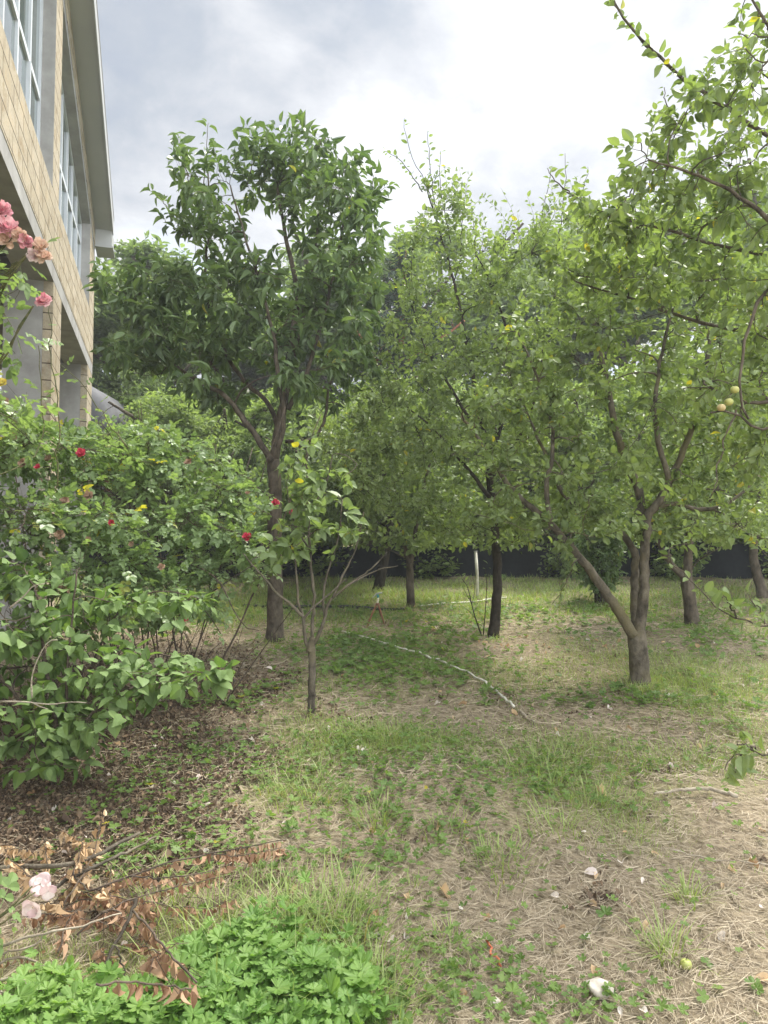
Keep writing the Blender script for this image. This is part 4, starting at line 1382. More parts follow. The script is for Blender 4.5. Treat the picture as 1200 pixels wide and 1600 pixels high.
# the apple tree that reaches in from the right
Y = 3.7
b0 = np.array([3.35, 4.3, 0.0]); b0[2] = gz(3.35, 4.3) - .04
near_apple = tree('apple_tree', b0, 'apple tree reaching in from beyond the right edge with bowed branches against the sky', 'tree',
     [([b0, b0 + [-.05, 0, .5], b0 + [.02, -.05, 1.1]], .10, .075),
      ([b0 + [.02, -.05, 1.05], b0 + [-.1, -.3, 1.9], P(1330, 330, Y), P(1260, 245, Y), P(1195, 210, Y), P(1150, 178, Y), P(1105, 148, Y), P(1040, 100, Y), P(1000, 62, Y), P(975, 30, Y), P(950, -20, Y)], .030, .005),
      ([b0 + [.02, -.05, 1.05], b0 + [-.2, 0, 1.7], P(1300, 460, 4.0), P(1210, 398, 4), P(1120, 385, 4), P(1060, 362, 4), P(985, 345, 4), P(920, 322, 4), P(885, 300, 4)], .026, .004),
      ([b0 + [.02, -.05, 1.05], P(1320, 560, 4.2), P(1240, 500, 4.4), P(1160, 520, 4.5), P(1080, 500, 4.6), P(1000, 470, 4.6), P(900, 440, 4.6)], .026, .005),
      ([P(1260, 400, 3.7), P(1190, 330, 3.5), P(1120, 285, 3.5), P(1060, 262, 3.5), P(1015, 250, 3.5)], .016, .004),
      ([P(1290, 370, 3.7), P(1200, 440, 3.3), P(1172, 500, 3.3), P(1160, 560, 3.3), P(1152, 620, 3.3), P(1170, 655, 3.3)], .012, .005),
      ([P(1290, 470, 3.7), P(1240, 640, 3.4), P(1190, 680, 3.3), P(1150, 642, 3.3), P(1110, 645, 3.3)], .014, .004),
      ([P(1330, 640, 3.9), P(1260, 600, 3.8), P(1180, 640, 3.8), P(1100, 600, 3.9)], .018, .005),
      ([P(1330, 300, 3.6), P(1260, 120, 3.2), P(1205, 45, 3.2), P(1180, 10, 3.2), P(1160, -30, 3.2)], .016, .004)],
     B(3.9, .38, (1130, 260, 70, 34, -.3), (1050, 215, 40, 30, -.3), (1160, 350, 70, 50), (1060, 335, 70, 34), (980, 350, 60, 30), (1120, 430, 90, 50, .3), (1010, 430, 80, 40, .5), (930, 400, 60, 40, .5), (1090, 190, 50, 30, -.3), (1150, 120, 40, 40, -.3), (970, 290, 40, 24, -.2),
       (1180, 550, 50, 60, .1), (1150, 620, 60, 44, -.1), (1190, 470, 40, 50, -.3), (1180, 250, 40, 50, -.2), (1190, 700, 40, 50)),
     90, 720, 9, .050, .62, TPL_APPLE, M['apple_leaf'], M['bark'], 50, group='apple trees of the orchard',
     gk=dict(maxlen=.32, up=.4, r3=.0035), lk=dict(droop=.12, jit=.55, along=.55),
     extra_shoots=[(pxs(s, s0), .005, pr_) for s0, pr_, s in (
         (3.7, 40, [(1105, 148), (1060, 120), (1010, 72), (975, 30), (950, -10)]), (3.7, 34, [(1190, 208), (1130, 165), (1080, 130), (1040, 100)]), (3.2, 8, [(1240, 60), (1200, 58), (1155, 52)]),
         (3.2, 8, [(1210, 60), (1185, 20), (1165, -10)]), (3.6, 12, [(1010, 260), (985, 300), (960, 330)]), (3.7, 12, [(1040, 215), (1050, 170), (1035, 140)]),
         (4.0, 14, [(900, 310), (868, 285), (855, 262)]), (3.9, 12, [(1120, 240), (1160, 190), (1170, 160)]), (3.4, 12, [(1240, 140), (1200, 130), (1190, 90)]),
         (3.3, 10, [(1150, 640), (1130, 700), (1118, 745), (1110, 780)]), (3.4, 24, [(1260, 985), (1190, 980), (1120, 955), (1085, 912), (1052, 882)]),
         (3.4, 12, [(1150, 965), (1135, 930), (1120, 935)]), (3.4, 12, [(1200, 980), (1185, 950), (1170, 930)]), (2.95, 24, [(1290, 1195), (1220, 1185), (1175, 1168), (1145, 1178), (1130, 1205)]),
         (2.95, 10, [(1180, 1172), (1165, 1165), (1150, 1160)]), (2.95, 11, [(1160, 1176), (1155, 1200), (1140, 1215)]), (3.6, 8, [(1050, 880), (1040, 860), (1070, 850)]))])

# ------------------------------------------------------------------ roses
M['petal_pink'] = plain_mat('petal_pink', (.60, .19, .25), rough=.55, use_rnd=True, col2=(.82, .52, .53), trans=.3)
M['petal_peach'] = plain_mat('petal_peach', (.62, .38, .30), rough=.55, use_rnd=True, col2=(.78, .62, .46), trans=.3)
M['petal_red'] = plain_mat('petal_red', (.34, .015, .03), rough=.5, use_rnd=True, col2=(.60, .07, .12), trans=.25)
M['petal_brown'] = plain_mat('petal_brown', (.18, .095, .055), rough=.8, use_rnd=True, col2=(.46, .32, .22), trans=.15)
M['petal_blush'] = plain_mat('petal_blush', (.66, .42, .44), rough=.55, use_rnd=True, col2=(.82, .74, .68), trans=.3)
M['petal_yellow'] = plain_mat('petal_yellow', (.55, .42, .06), rough=.55, use_rnd=True, col2=(.72, .62, .16), trans=.3)


def rose(pos, r, face, mat, parent, seed, openness=1.0, rings=((6, 1.0, .55), (6, .88, .75), (6, .72, .8), (5, .54, .75), (5, .36, .7), (3, .2, .6)), name='bloom', label=None):
    """layered cupped petals around an axis"""
    rng = np.random.default_rng(seed)
    ax = norm(np.array(face, float))
    ref = np.array([0, 0, 1.0]) if abs(ax[2]) < .8 else np.array([1.0, 0, 0])
    a = norm(np.cross(ax, ref)); b = np.cross(ax, a)
    mb = MB()
    nu, nv = 5, 5
    for (cnt, rr, up) in rings:
        for k in range(cnt):
            th = 2 * math.pi * (k + rng.random() * .35) / cnt + rr * 5
            wid = 2.3 * math.pi / cnt * .5 * rng.uniform(.9, 1.15)
            tilt = rng.normal() * .22
            V = []
            for i in range(nu):
                u = i / (nu - 1)
                for j in range(nv):
                    vv = (j / (nv - 1) - .5) * 2
                    t = th + vv * wid * (.35 + .65 * math.sin(math.pi * min(1, .15 + u * .75)))
                    R = r * rr * (.12 + .88 * math.sin(u * 1.45)) * (1 - .12 * vv * vv * u) * openness
                    h = r * (up * .75 * u ** 1.3 - .18 * rr * max(0, u - .7) / .3 + tilt * u) + r * .10 * math.sin(vv * 5 + k * 2.3) * u
                    V.append(np.array(pos) + (a * math.cos(t) + b * math.sin(t)) * R + ax * (h - r * .35))
            Q = [(i * nv + j, i * nv + j + 1, (i + 1) * nv + j + 1, (i + 1) * nv + j) for i in range(nu - 1) for j in range(nv - 1)]
            mb.add(np.array(V), [np.array(Q)], rnd=np.clip(.5 + .35 * (1 - rr) * rng.uniform(-1, 1) + np.repeat(np.linspace(.3, -.1, nu), nv) + rng.normal() * .28, 0, 1))
    o = mb.build(name, mat, parent, smooth=True)
    if label: o['label'] = label
    return o


# big rambling rose bush on the left
cn = []
rngc = np.random.default_rng(9)
for k in range(26):
    x = rngc.uniform(-40, 330)
    yb = 1075 - (x > 150) * 20 + rngc.uniform(-25, 35)
    g = G(x, yb)
    Yb = g[1]
    tx = x + rngc.normal() * 70 + (x - 140) * .35
    cn.append(([g, P(x + (tx - x) * .3, yb - 110, Yb - .05), P(x + (tx - x) * .6, yb - 230, Yb), P(tx, yb - rngc.uniform(330, 430), Yb + rngc.uniform(-.2, .3))], rngc.uniform(.005, .008), .003))
rb_base = G(160, 1075)
rngr = np.random.default_rng(60)
rose_bush = empty('rose_bush', rb_base, 'large tangled rose bush with small leaves and spent blooms filling the left side', 'rose bush')
blobs = [blob_px(*b) for b in (
    (20, 690, 60, 50, 4.3, .5), (90, 720, 80, 60, 4.6, .6), (190, 720, 80, 60, 5.0, .6), (250, 695, 60, 30, 5.4, .5), (300, 750, 80, 60, 5.3, .6), (60, 810, 100, 60, 4.4, .6),
    (180, 830, 100, 50, 4.7, .6), (290, 840, 80, 50, 5.1, .55), (370, 840, 46, 50, 5.4, .45), (120, 900, 100, 40, 4.5, .5), (390, 780, 40, 30, 5.5, .4), (230, 900, 80, 34, 4.9, .5), (140, 700, 50, 26, 4.9, .4),
    (300, 900, 60, 24, 5.1, .4), (400, 900, 30, 24, 5.4, .3), (230, 960, 90, 26, 4.8, .4), (110, 975, 80, 26, 4.4, .4), (320, 960, 50, 22, 5.0, .3), (20, 900, 50, 50, 4.3, .4), (30, 630, 30, 24, 4.2, .3))]
wood, sh = grow([(np.array(p), a, b) for p, a, b in cn], blobs, 140, 1500, rngr, maxlen=.42, r3=.0028, up=.25)
lv = shoot_leaves(sh, 3.9, .092, .80, TPL_ROSE, rngr, t0=.2, droop=.12, upn=1.1, along=.6, spread=.7, jit=.42)
# bare bottom canes and an arching yellowed spray
more = []
for k in range(46):
    x = rngc.uniform(-20, 360)
    yb = 1085 + rngc.uniform(-30, 25)
    g = G(x, yb)
    dx = rngc.normal() * 60
    more.append(resample([g, P(x + dx * .6, yb - rngc.uniform(30, 80), g[1]), P(x + dx * 1.4, yb - rngc.uniform(70, 180), g[1] + rngc.normal() * .2)], 7))
v, f = tubes(np.array(more), np.linspace(.0045, .002, 7)[None] * rngc.uniform(.6, 1.3, (46, 1)), 4)
wood.add(v, f)
for pts, Yc in (([(240, 870), (300, 880), (345, 905), (362, 950), (385, 985), (405, 985)], 5.0), ([(230, 860), (280, 905), (330, 965), (345, 990)], 5.0), ([(170, 1010), (230, 1018), (290, 1030), (310, 1045)], 4.6),
                ([(260, 960), (310, 940), (360, 905), (400, 880)], 5.2), ([(0, 1045), (60, 1040), (120, 1015), (150, 1000)], 4.2)):
    q = resample(pxs(pts, Yc), 12)
    v, f = tubes(q[None], np.linspace(.007, .003, 12)[None], 5)
    wood.add(v, f)
    shoot_leaves(q[None], 9, .085, .8, TPL_ROSE, rngr, t0=.3, mb=lv)
wood.build('canes', M['twig'], rose_bush, smooth=True)
lv.build('foliage', M['rose_leaf'], rose_bush)
k = 0
for (px, py, Yr, rp, mt, lb) in (
        (386, 838, 5.0, 7.5, 'petal_red', 'bright red bloom'), (431, 785, 5.0, 6.5, 'petal_red', 'pink red bloom'), (126, 707, 4.2, 8, 'petal_red', 'fading crimson bloom'), (456, 800, 5.1, 4.5, 'petal_red', 'small red bud'),
        (174, 817, 4.3, 5, 'petal_red', 'dark red bud'), (138, 774, 4.1, 8, 'petal_brown', 0), (101, 782, 4.1, 7, 'petal_brown', 0), (98, 918, 4.05, 8, 'petal_brown', 0), (113, 924, 4.05, 8, 'petal_brown', 0),
        (94, 955, 4.05, 8, 'petal_brown', 0), (205, 1068, 3.75, 8, 'petal_blush', 'cream spent bloom'), (35, 723, 4.0, 8, 'petal_brown', 0), (58, 729, 4.0, 5, 'petal_red', 'dark red bud'), (293, 722, 4.8, 6, 'petal_brown', 0),
        (4, 628, 3.6, 10, 'petal_brown', 'large rusty spent bloom'), (290, 967, 4.5, 5, 'petal_red', 'small dark red bloom'), (93, 835, 4.1, 8, 'petal_brown', 0), (22, 682, 4.0, 6, 'petal_brown', 0), (3, 597, 3.4, 8, 'petal_yellow', 'yellow bloom'),
        (387, 770, 5.1, 4, 'petal_brown', 0), (252, 885, 4.4, 6, 'petal_brown', 0), (75, 716, 4.2, 6, 'petal_brown', 0), (138, 843, 4.2, 5, 'petal_brown', 0), (205, 850, 4.4, 4.5, 'petal_brown', 0)):
    k += 1
    rose(P(px, py, Yr), rp * Yr / F_PX * 1.05, (.1 * math.sin(k * 3), -1, .5 + .3 * math.sin(k)), M[mt], rose_bush, 100 + k,
         rings=((5, 1, .8), (5, .7, .9), (3, .4, .8)), label=lb or None)

# heart-leaved shrub in front of it
Y = 3.75
tree('broad_leaved_shrub', G(95, 1195), 'low shrub with broad heart shaped leaves drooping over the bare soil at left', 'shrub',
     [(base_fix(pxs([(90, 1140), (70, 1040), (60, 940)], Y), 95, 1195), .014, .007), (base_fix(pxs([(120, 1140), (180, 1080), (260, 1050), (340, 1050), (368, 1062)], Y), 100, 1195), .011, .003),
      (base_fix(pxs([(60, 1130), (0, 1060), (-60, 980)], Y), 88, 1195), .012, .006), (base_fix(pxs([(110, 1130), (150, 1020), (190, 940), (260, 920), (310, 935)], Y + .4), 105, 1195), .010, .003),
      (base_fix(pxs([(100, 1130), (110, 1000), (120, 890)], Y), 98, 1195), .010, .004), (base_fix(pxs([(70, 1160), (30, 1140), (10, 1120)], Y - .1), 90, 1195), .008, .004)],
     B(Y, .30, (40, 1085, 66, 34), (100, 1110, 60, 34), (60, 1150, 66, 30), (95, 1180, 50, 22, -.1), (170, 1090, 60, 26), (250, 1062, 50, 20), (330, 1052, 40, 18), (205, 1110, 40, 20), (30, 980, 60, 30),
       (110, 1010, 60, 26), (40, 905, 60, 30, .1), (190, 1040, 60, 24), (240, 1030, 60, 20), (0, 1030, 30, 60), (110, 950, 50, 20, .2), (270, 945, 50, 14, .4), (170, 930, 40, 20, .3)),
     56, 470, 4.6, .058, .80, TPL_HEART, M['heart_leaf'], M['twig'], 70, gk=dict(maxlen=.25, up=0, r3=.003), lk=dict(droop=.55, upn=.75, jit=.32, t0=.35, along=.6, petiole=.02))

# long pale bare stems in the shrub
sb = empty('fallen_stick', G(150, 1078), 'pale bare forked stick caught in the heart leaved shrub', 'stick')
for k_, pts in enumerate(([(0, 1096), (40, 1096), (80, 1102), (110, 1096), (135, 1098)], [(52, 1098), (62, 1104), (75, 1108)], [(15, 950), (40, 930), (50, 915), (70, 912)], [(50, 1090), (48, 1060), (58, 1030), (75, 1000), (90, 1000)])):
    q = resample(pxs(pts, 3.45), 12)
    v, f = tubes(q[None], np.linspace(.0045, .002, 12)[None], 5)
    MB().add(v, f).build('stem', M['twig_pale'], sb, smooth=True)

# tall canes with pink blooms close to the camera, rooted beyond the left edge
cb_ = np.array([-1.75, 2.95, float(gz(-1.75, 2.95)) - .02])
cr_ = empty('climbing_rose', cb_, 'tall climbing rose with clusters of pink and peach blooms in the upper left', 'rose bush')
rngk = np.random.default_rng(71)
limbs = [([cb_, cb_ + [-.05, 0, .8], cb_ + [.0, 0, 1.5], P(-60, 470, 2.9), P(-10, 400, 2.8), P(20, 370, 2.75)], .009, .004),
         ([cb_, cb_ + [.05, 0, .7], P(-90, 640, 2.9), P(0, 580, 2.85), P(25, 520, 2.85), P(52, 478, 2.8)], .007, .003),
         ([cb_, cb_ + [.1, 0, .6], P(-60, 700, 3.0), P(-10, 480, 2.8), P(10, 430, 2.8), P(45, 395, 2.75)], .007, .003),
         ([P(-50, 480, 2.9), P(-10, 440, 2.85), P(30, 410, 2.8), P(55, 385, 2.75)], .005, .003),
         ([P(-60, 760, 3.6), P(70, 720, 4.0), P(64, 620, 4.0), P(60, 540, 4.0)], .004, .002), ([P(90, 760, 4.0), P(92, 660, 4.0), P(80, 560, 4.0), P(78, 470, 4.0)], .004, .002),
         ([P(200, 700, 4.2), P(165, 655, 4.2), P(130, 600, 4.2), P(95, 570, 4.2)], .004, .002)]
wood = MB()
lv = MB()
for i, (pts, r0, r1) in enumerate(limbs):
    q = resample(pts, 18)
    q[3:-1] += rngk.normal(size=(14, 3)) * .006
    v, f = tubes(q[None], np.linspace(r0, r1, 18)[None], 6)
    wood.add(v, f)
    if i in (0, 1, 2, 3):
        shoot_leaves(q[None, 9:], 7, .12, .8, TPL_ROSE, rngk, t0=.0, droop=.35, mb=lv, jit=.5)
    else:
        shoot_leaves(q[None, 6:], 7, .09, .8, TPL_ROSE, rngk, t0=.0, droop=.2, mb=lv, jit=.5)
gs = [blob_px(15, 440, 26, 40, 2.85, .15), blob_px(0, 540, 34, 60, 2.9, .15), blob_px(10, 640, 40, 30, 3.3, .2), blob_px(20, 690, 40, 26, 3.5, .2)]
w2, sh2 = grow([(np.array(p), a, b) for p, a, b in limbs[:4]], gs, 8, 36, rngk, maxlen=.2, r3=.002)
wood.v += w2.v
for f in w2.f: wood.f.append(f + wood.n)
wood.n += w2.n
shoot_leaves(sh2, 2.4, .10, .8, TPL_ROSE, rngk, t0=.3, droop=.3, mb=lv)
wood.build('canes', M['cane'], cr_, smooth=True)
lv.build('foliage', M['rose_leaf'], cr_)
for i, (px, py, rp, mt, lb) in enumerate(((2, 325, 17, 'petal_pink', 'pink bloom at the top of the cluster'), (12, 352, 19, 'petal_pink', 0), (30, 368, 14, 'petal_peach', 0), (40, 376, 13, 'petal_pink', 0), (63, 382, 13, 'petal_peach', 0),
                                          (68, 398, 14, 'petal_peach', 0), (52, 398, 12, 'petal_blush', 0), (10, 372, 15, 'petal_peach', 0), (67, 467, 15, 'petal_pink', 'single pink bloom below the cluster'), (0, 345, 16, 'petal_pink', 0))):
    rose(P(px, py, 2.75), rp * 2.75 / F_PX, (.2 * math.sin(i * 2.3) + .2, -1, .35 + .35 * math.sin(i * 1.7)), M[mt], cr_, 200 + i, label=lb or None)

# ------------------------------------------------------------------ apples, ground objects
M['apple_green'] = plain_mat('apple_skin', (.30, .36, .10), rough=.35, scale=25, col2=(.50, .45, .16))
M['apple_blush'] = plain_mat('apple_skin_blush', (.42, .30, .14), rough=.35, scale=25, col2=(.52, .45, .22))


def uv_ball(c, r, prof, seg=16, rows=10):
    V, Q = [], []
    for i in range(rows + 1):
        ph = math.pi * i / rows
        for k in range(seg):
            a = 2 * math.pi * k / seg
            V.append(prof(ph, a, c, r))
    for i in range(rows):
        for k in range(seg):
            Q.append((i * seg + k, i * seg + (k + 1) % seg, (i + 1) * seg + (k + 1) % seg, (i + 1) * seg + k))
    return np.array(V), [np.array(Q)]


def apple_prof(ph, a, c, r):
    R = r * math.sin(ph) * (1 + .05 * math.cos(5 * a) * (ph > 2))
    z = r * .92 * math.cos(ph) - r * .30 * math.exp(-(math.sin(ph) / .35) ** 2) * (1 if ph < 1.57 else -.6)
    return (c[0] + R * math.cos(a), c[1] + R * math.sin(a), c[2] + z)


for px, py, mt in ((1148, 609, 'apple_green'), (1139, 628, 'apple_green'), (1127, 637, 'apple_blush')):
    c = P(px, py, 3.28)
    w = MB()
    v, f = uv_ball(c, .019, apple_prof)
    w.add(v, f)
    w.build('apple', M[mt], near_apple, smooth=True)
    q = resample([c + [0, 0, .012], c + [.004, 0, .03], P(1153, 606, 3.3)], 5)
    v, f = tubes(q[None], np.full((1, 5), .0012), 4)
    w = MB().add(v, f)
    w.build('apple_stalk', M['twig'], near_apple)

g = G(1072, 1513)
w = MB()
v, f = uv_ball(g + [0, 0, .017], .018, apple_prof)
w.add(v, f)
fa = empty('fallen_apple', g, 'small yellow green fallen apple on the straw near the bottom right', 'apple')
w.build('flesh', M['apple_green'], fa, smooth=True)
v, f = tubes(np.array([[g + [0, 0, .03], g + [.003, 0, .038], g + [.007, 0, .044]]]), np.full((1, 3), .0012), 5)
MB().add(v, f).build('stalk', M['twig'], fa)

# pale broken stone
M['pale_stone'] = plain_mat('pale_stone', (.38, .33, .27), rough=.9, scale=30, col2=(.62, .57, .49))
g = G(938, 1548)
rs = np.random.default_rng(12)
lump = rs.normal(size=(6, 3))


def stone_prof(ph, a, c, r):
    d = np.array([math.sin(ph) * math.cos(a), math.sin(ph) * math.sin(a), math.cos(ph)])
    k = 1 + .10 * sum(math.sin(3 * np.dot(d, l_) + i) for i, l_ in enumerate(lump)) * .5
    return tuple(np.array(c) + d * np.array([1, .85, .62]) * r * k)


v, f = uv_ball(g + [0, 0, .026], .040, stone_prof, 26, 16)
so = MB().add(v, f).build('pale_rock', M['pale_stone'], None, smooth=True)
tag(so, 'pale lumpy stone lying on the straw at the bottom right', 'stone')


def lying(name, pts, r0, r1, mat, label, cat, lift=.02, K=40, sides=7, wob=.004, seed=0, group=None):
    rg = np.random.default_rng(seed)
    q = resample([G(x, y, lift) for x, y in pts], K)
    q[:, 2] = np.maximum(gz(q[:, 0], q[:, 1]) + lift, gz(q[:, 0], q[:, 1]) + lift)
    q[1:-1] += rg.normal(size=(K - 2, 3)) * wob
    v, f = tubes(q[None], np.linspace(r0, r1, K)[None], sides)
    o = MB().add(v, f).build(name, mat, None, smooth=True)
    return tag(o, label, cat, group)


M['hose'] = plain_mat('hose_pale', (.42, .40, .32), rough=.6, scale=10, col2=(.72, .69, .60))
M['pipe_black'] = plain_mat('pipe_black', (.015, .016, .015), rough=.5, scale=10, col2=(.04, .04, .04))
lying('garden_hose', [(535, 985), (590, 1003), (640, 1016), (700, 1033), (745, 1055), (775, 1078), (803, 1106)], .0075, .009, M['hose'], 'long pale hose curving across the grass towards the middle', 'hose', .035, 60)
lying('pale_stick', [(812, 1113), (822, 1120), (834, 1130)], .009, .007, M['twig_pale'], 'short broken pale stick just past the near end of the hose', 'stick', .015, 10)
lying('peeled_branch', [(1022, 1236), (1050, 1232), (1090, 1231), (1125, 1235), (1152, 1244)], .006, .011, M['twig_pale'], 'smooth pale curved stick lying on the grass at right', 'stick', .034, 24)
lying('irrigation_pipe', [(380, 948), (480, 950), (560, 949), (632, 949)], .018, .018, M['pipe_black'], 'black irrigation pipe along the ground behind the sprinkler', 'pipe', .02, 40)
lying('bleached_pipe', [(655, 946), (690, 943), (740, 940), (792, 935)], .010, .010, M['hose'], 'thin bleached pipe on the grass by the white pole', 'pipe', .02, 30)
lying('thin_twig', [(1180, 1001), (1200, 1001), (1220, 1000)], .008, .008, M['twig_pale'], 'thin pale twig in the grass at the right edge', 'stick', .02, 8)
lying('long_straw_stem', [(1045, 1325), (1080, 1330), (1120, 1345), (1200, 1350)], .0028, .0022, M['twig_pale'], 'long dry plant stem bent across the straw at right', 'stem', .022, 24)
M['red_tw'] = plain_mat('red_twig', (.45, .10, .05), rough=.6, scale=20, col2=(.70, .26, .14))
g = G(760, 1462)
rt = lying('red_leaf_strip', [(760, 1460), (768, 1472), (775, 1484), (783, 1498)], .004, .003, M['red_tw'], 'orange red withered leaf strip on the straw near the bottom', 'leaf', .02, 12)

# white marker pole
g = G(746, 934)
wp = empty('marker_pole', g, 'thin white painted pole standing behind the leaning middle trunk', 'pole')
t = P(743, 862, g[1])
v, f = tubes(np.array([[g - [0, 0, .1], (g + t) / 2 + [.01, 0, 0], t]]), np.array([[.022, .02, .02]]), 8)
MB().add(v, f).build('shaft', M['hose'], wp, smooth=True)
v, f = tubes(np.array([[t, t + [0, 0, .012]]]), np.array([[.024, .024]]), 8)
MB().add(v, f).build('cap', M['concrete'], wp)

# lawn sprinkler on a tripod
M['teal'] = plain_mat('teal_plastic', (.05, .28, .30), rough=.4, var=.1)
M['brass'] = plain_mat('pale_plastic', (.70, .66, .50), rough=.4, var=.1)
g = G(588, 975)
Ys = g[1]
sp_ = empty('sprinkler', g, 'small tripod lawn sprinkler with a teal head standing in the grass', 'sprinkler')
top = P(590, 941, Ys)
for foot in (P(573, 966, Ys - .10), P(601, 978, Ys - .12), P(596, 958, Ys + .30)):
    foot[2] = gz(foot[0], foot[1]) - .01
    v, f = tubes(np.array([[top, (top + foot) / 2 + [0, 0, .01], foot]]), np.array([[.009, .009, .009]]), 7)
    MB().add(v, f).build('leg', M['rust'], sp_, smooth=True)
c = P(591, 936, Ys)
v, f = tubes(np.array([[top - [0, 0, .01], top + [0, 0, .008], c, c + [0, 0, .02]]]), np.array([[.014, .012, .010, .007]]), 10)
MB().add(v, f).build('socket', M['brass'], sp_, smooth=True)
h = P(590, 929, Ys)
v, f = tubes(np.array([[c + [0, 0, .015], h]]), np.array([[.011, .014]]), 10)
MB().add(v, f).build('head', M['teal'], sp_, smooth=True)
v, f = tubes(np.array([[P(587, 928, Ys), P(592, 927, Ys), P(597, 926, Ys)], [P(588, 928, Ys), P(585, 931, Ys), P(581, 935, Ys)]]), np.array([[.009, .008, .007], [.007, .005, .004]]), 8)
MB().add(v, f).build('nozzle_arm', M['trim'], sp_, smooth=True)

# bare sapling beside the middle trunk
sap = empty('bare_sapling', G(753, 994), 'leafless thin sapling of dark stems left of the leaning middle trunk', 'sapling')
Y = float(G(753, 994)[1])
w = MB()
for pts, r in (([(753, 994), (744, 970), (737, 945), (731, 915), (722, 905)], .008), ([(755, 994), (758, 960), (760, 930), (761, 905), (758, 890)], .006), ([(742, 965), (728, 950), (720, 946)], .003), ([(735, 940), (727, 925), (722, 915)], .003), ([(737, 945), (742, 925), (740, 905)], .003),
               ([(740, 955), (748, 940), (752, 930)], .0025)):
    q = resample(pxs(pts, Y), 9)
    v, f = tubes(q[None], np.linspace(r, r * .4, 9)[None], 5)
    w.add(v, f)
w.build('stems', M['bark_dark'], sap, smooth=True)
rg = np.random.default_rng(14)
sq = np.array([resample(pxs(p, Y), 5) for p in ([(731, 915), (722, 905), (718, 895)], [(758, 900), (760, 890), (765, 880)])])
shoot_leaves(sq, 4, .05, .6, TPL_FAR, rg).build('foliage', M['apple_leaf'], sap)

# ------------------------------------------------------------------ pruned dead branches in the lower left
def dead_branch(name, stems, label, leafmat=None, leafy=(), per=10, L=.03, seed=0, barkm='twig', tpl=TPL_DRY, cat='dead branch', droop=1.0, spread=.45):
    """stems: list of (points (px,py,lift), r0, r1)"""
    rg = np.random.default_rng(seed)
    first = stems[0][0][0]
    o = empty(name, G(first[0], first[1] + 10), label, cat, 'pruned branches in the lower left')
    w, lf = MB(), MB()
    for k, (pts, r0, r1) in enumerate(stems):
        K = 16
        q = resample([G(x, y, h * 1.5 + .02) for x, y, h in pts], K)
        q[1:-1] += rg.normal(size=(K - 2, 3)) * .0022
        v, f = tubes(q[None], np.linspace(r0, r1, K)[None], 6)
        w.add(v, f)
        if k in leafy:
            tw = []
            for j in range(3):
                t = q[rg.integers(3, K - 1)]
                tw.append(resample([t, t + rg.normal(size=3) * .03 + [0, 0, -.01], t + rg.normal(size=3) * .05], 5))
            v, f = tubes(np.array(tw), np.full((3, 5), .001), 3)
            w.add(v, f)
            shoot_leaves(q[None], per, L, .5, tpl, rg, t0=.1, droop=droop, upn=.15, along=.25, spread=spread, mb=lf, jit=.8, petiole=.004)
    w.build('stems', M[barkm], o, smooth=True)
    if lf.n:
        lf.build('withered_leaves', leafmat, o)
    return o


dead_branch('pruned_branch', [([(-30, 1370, .05), (20, 1362, .06), (60, 1360, .07), (110, 1358, .08), (150, 1340, .09), (185, 1318, .10), (218, 1302, .10)], .010, .006)],
            'thick grey leafless cut branch lying furthest back, ending in two prongs', seed=1, barkm='bark_light')
dead_branch('pruned_branch', [([(80, 1395, .05), (120, 1372, .07), (160, 1350, .09), (200, 1332, .09), (244, 1308, .09)], .007, .004), ([(118, 1374, .07), (140, 1400, .05), (150, 1430, .02)], .003, .002)],
            'thinner grey cut branch just in front of the thick one', seed=2, barkm='bark_light')
dead_branch('withered_branch', [([(130, 1400, .05), (200, 1372, .08), (260, 1345, .09), (330, 1335, .09), (400, 1325, .08), (445, 1318, .07)], .004, .0015), ([(200, 1372, .08), (240, 1372, .08), (300, 1368, .07), (360, 1352, .07)], .003, .001),
                                ([(330, 1335, .09), (380, 1340, .08), (440, 1330, .06)], .002, .001)],
            'long withered branch hung with orange brown leaves pointing right', M['dry_leaf'], (0, 1, 2), 40, .026, 3)
dead_branch('withered_branch', [([(100, 1420, .05), (130, 1370, .07), (150, 1330, .10), (155, 1290, .14), (165, 1262, .18)], .003, .0012), ([(60, 1400, .05), (40, 1370, .08), (10, 1345, .1)], .003, .001), ([(110, 1385, .06), (120, 1350, .1), (130, 1320, .12)], .003, .001)],
            'withered twig with pale tan leaves standing up behind the cut branches', M['dry_leaf_pale'], (0, 1, 2), 26, .030, 4)
dead_branch('withered_branch', [([(120, 1470, .04), (160, 1430, .06), (220, 1400, .07), (290, 1380, .07), (350, 1370, .06)], .003, .0012), ([(150, 1440, .05), (180, 1420, .08), (200, 1440, .06)], .003, .001), ([(60, 1440, .05), (110, 1440, .06), (190, 1450, .05)], .003, .001),
                                ([(90, 1500, .05), (100, 1460, .08), (120, 1430, .09)], .003, .001), ([(140, 1400, .05), (230, 1410, .06), (320, 1420, .04), (370, 1400, .04)], .002, .001)],
            'tangle of thin stems with curled brown leaves in the middle of the prunings', M['dry_leaf'], (0, 1, 2, 3, 4), 46, .023, 5)
dead_branch('withered_branch', [([(212, 1405, .10), (200, 1440, .09), (180, 1480, .08), (160, 1525, .06), (142, 1560, .05)], .006, .005), ([(180, 1480, .08), (195, 1520, .06), (200, 1560, .05)], .003, .002)],
            'dark purplish bare stem slanting down through the green leaves', seed=6, barkm='bark_dark')
dead_branch('withered_branch', [([(208, 1425, .12), (240, 1455, .13), (262, 1482, .12), (285, 1510, .12), (308, 1535, .10)], .004, .003), ([(262, 1482, .12), (250, 1490, .1), (235, 1500, .1)], .002, .001)],
            'short brown twig with the largest curled russet leaves over the geraniums', M['dry_leaf'], (0, 1), 18, .042, 7)
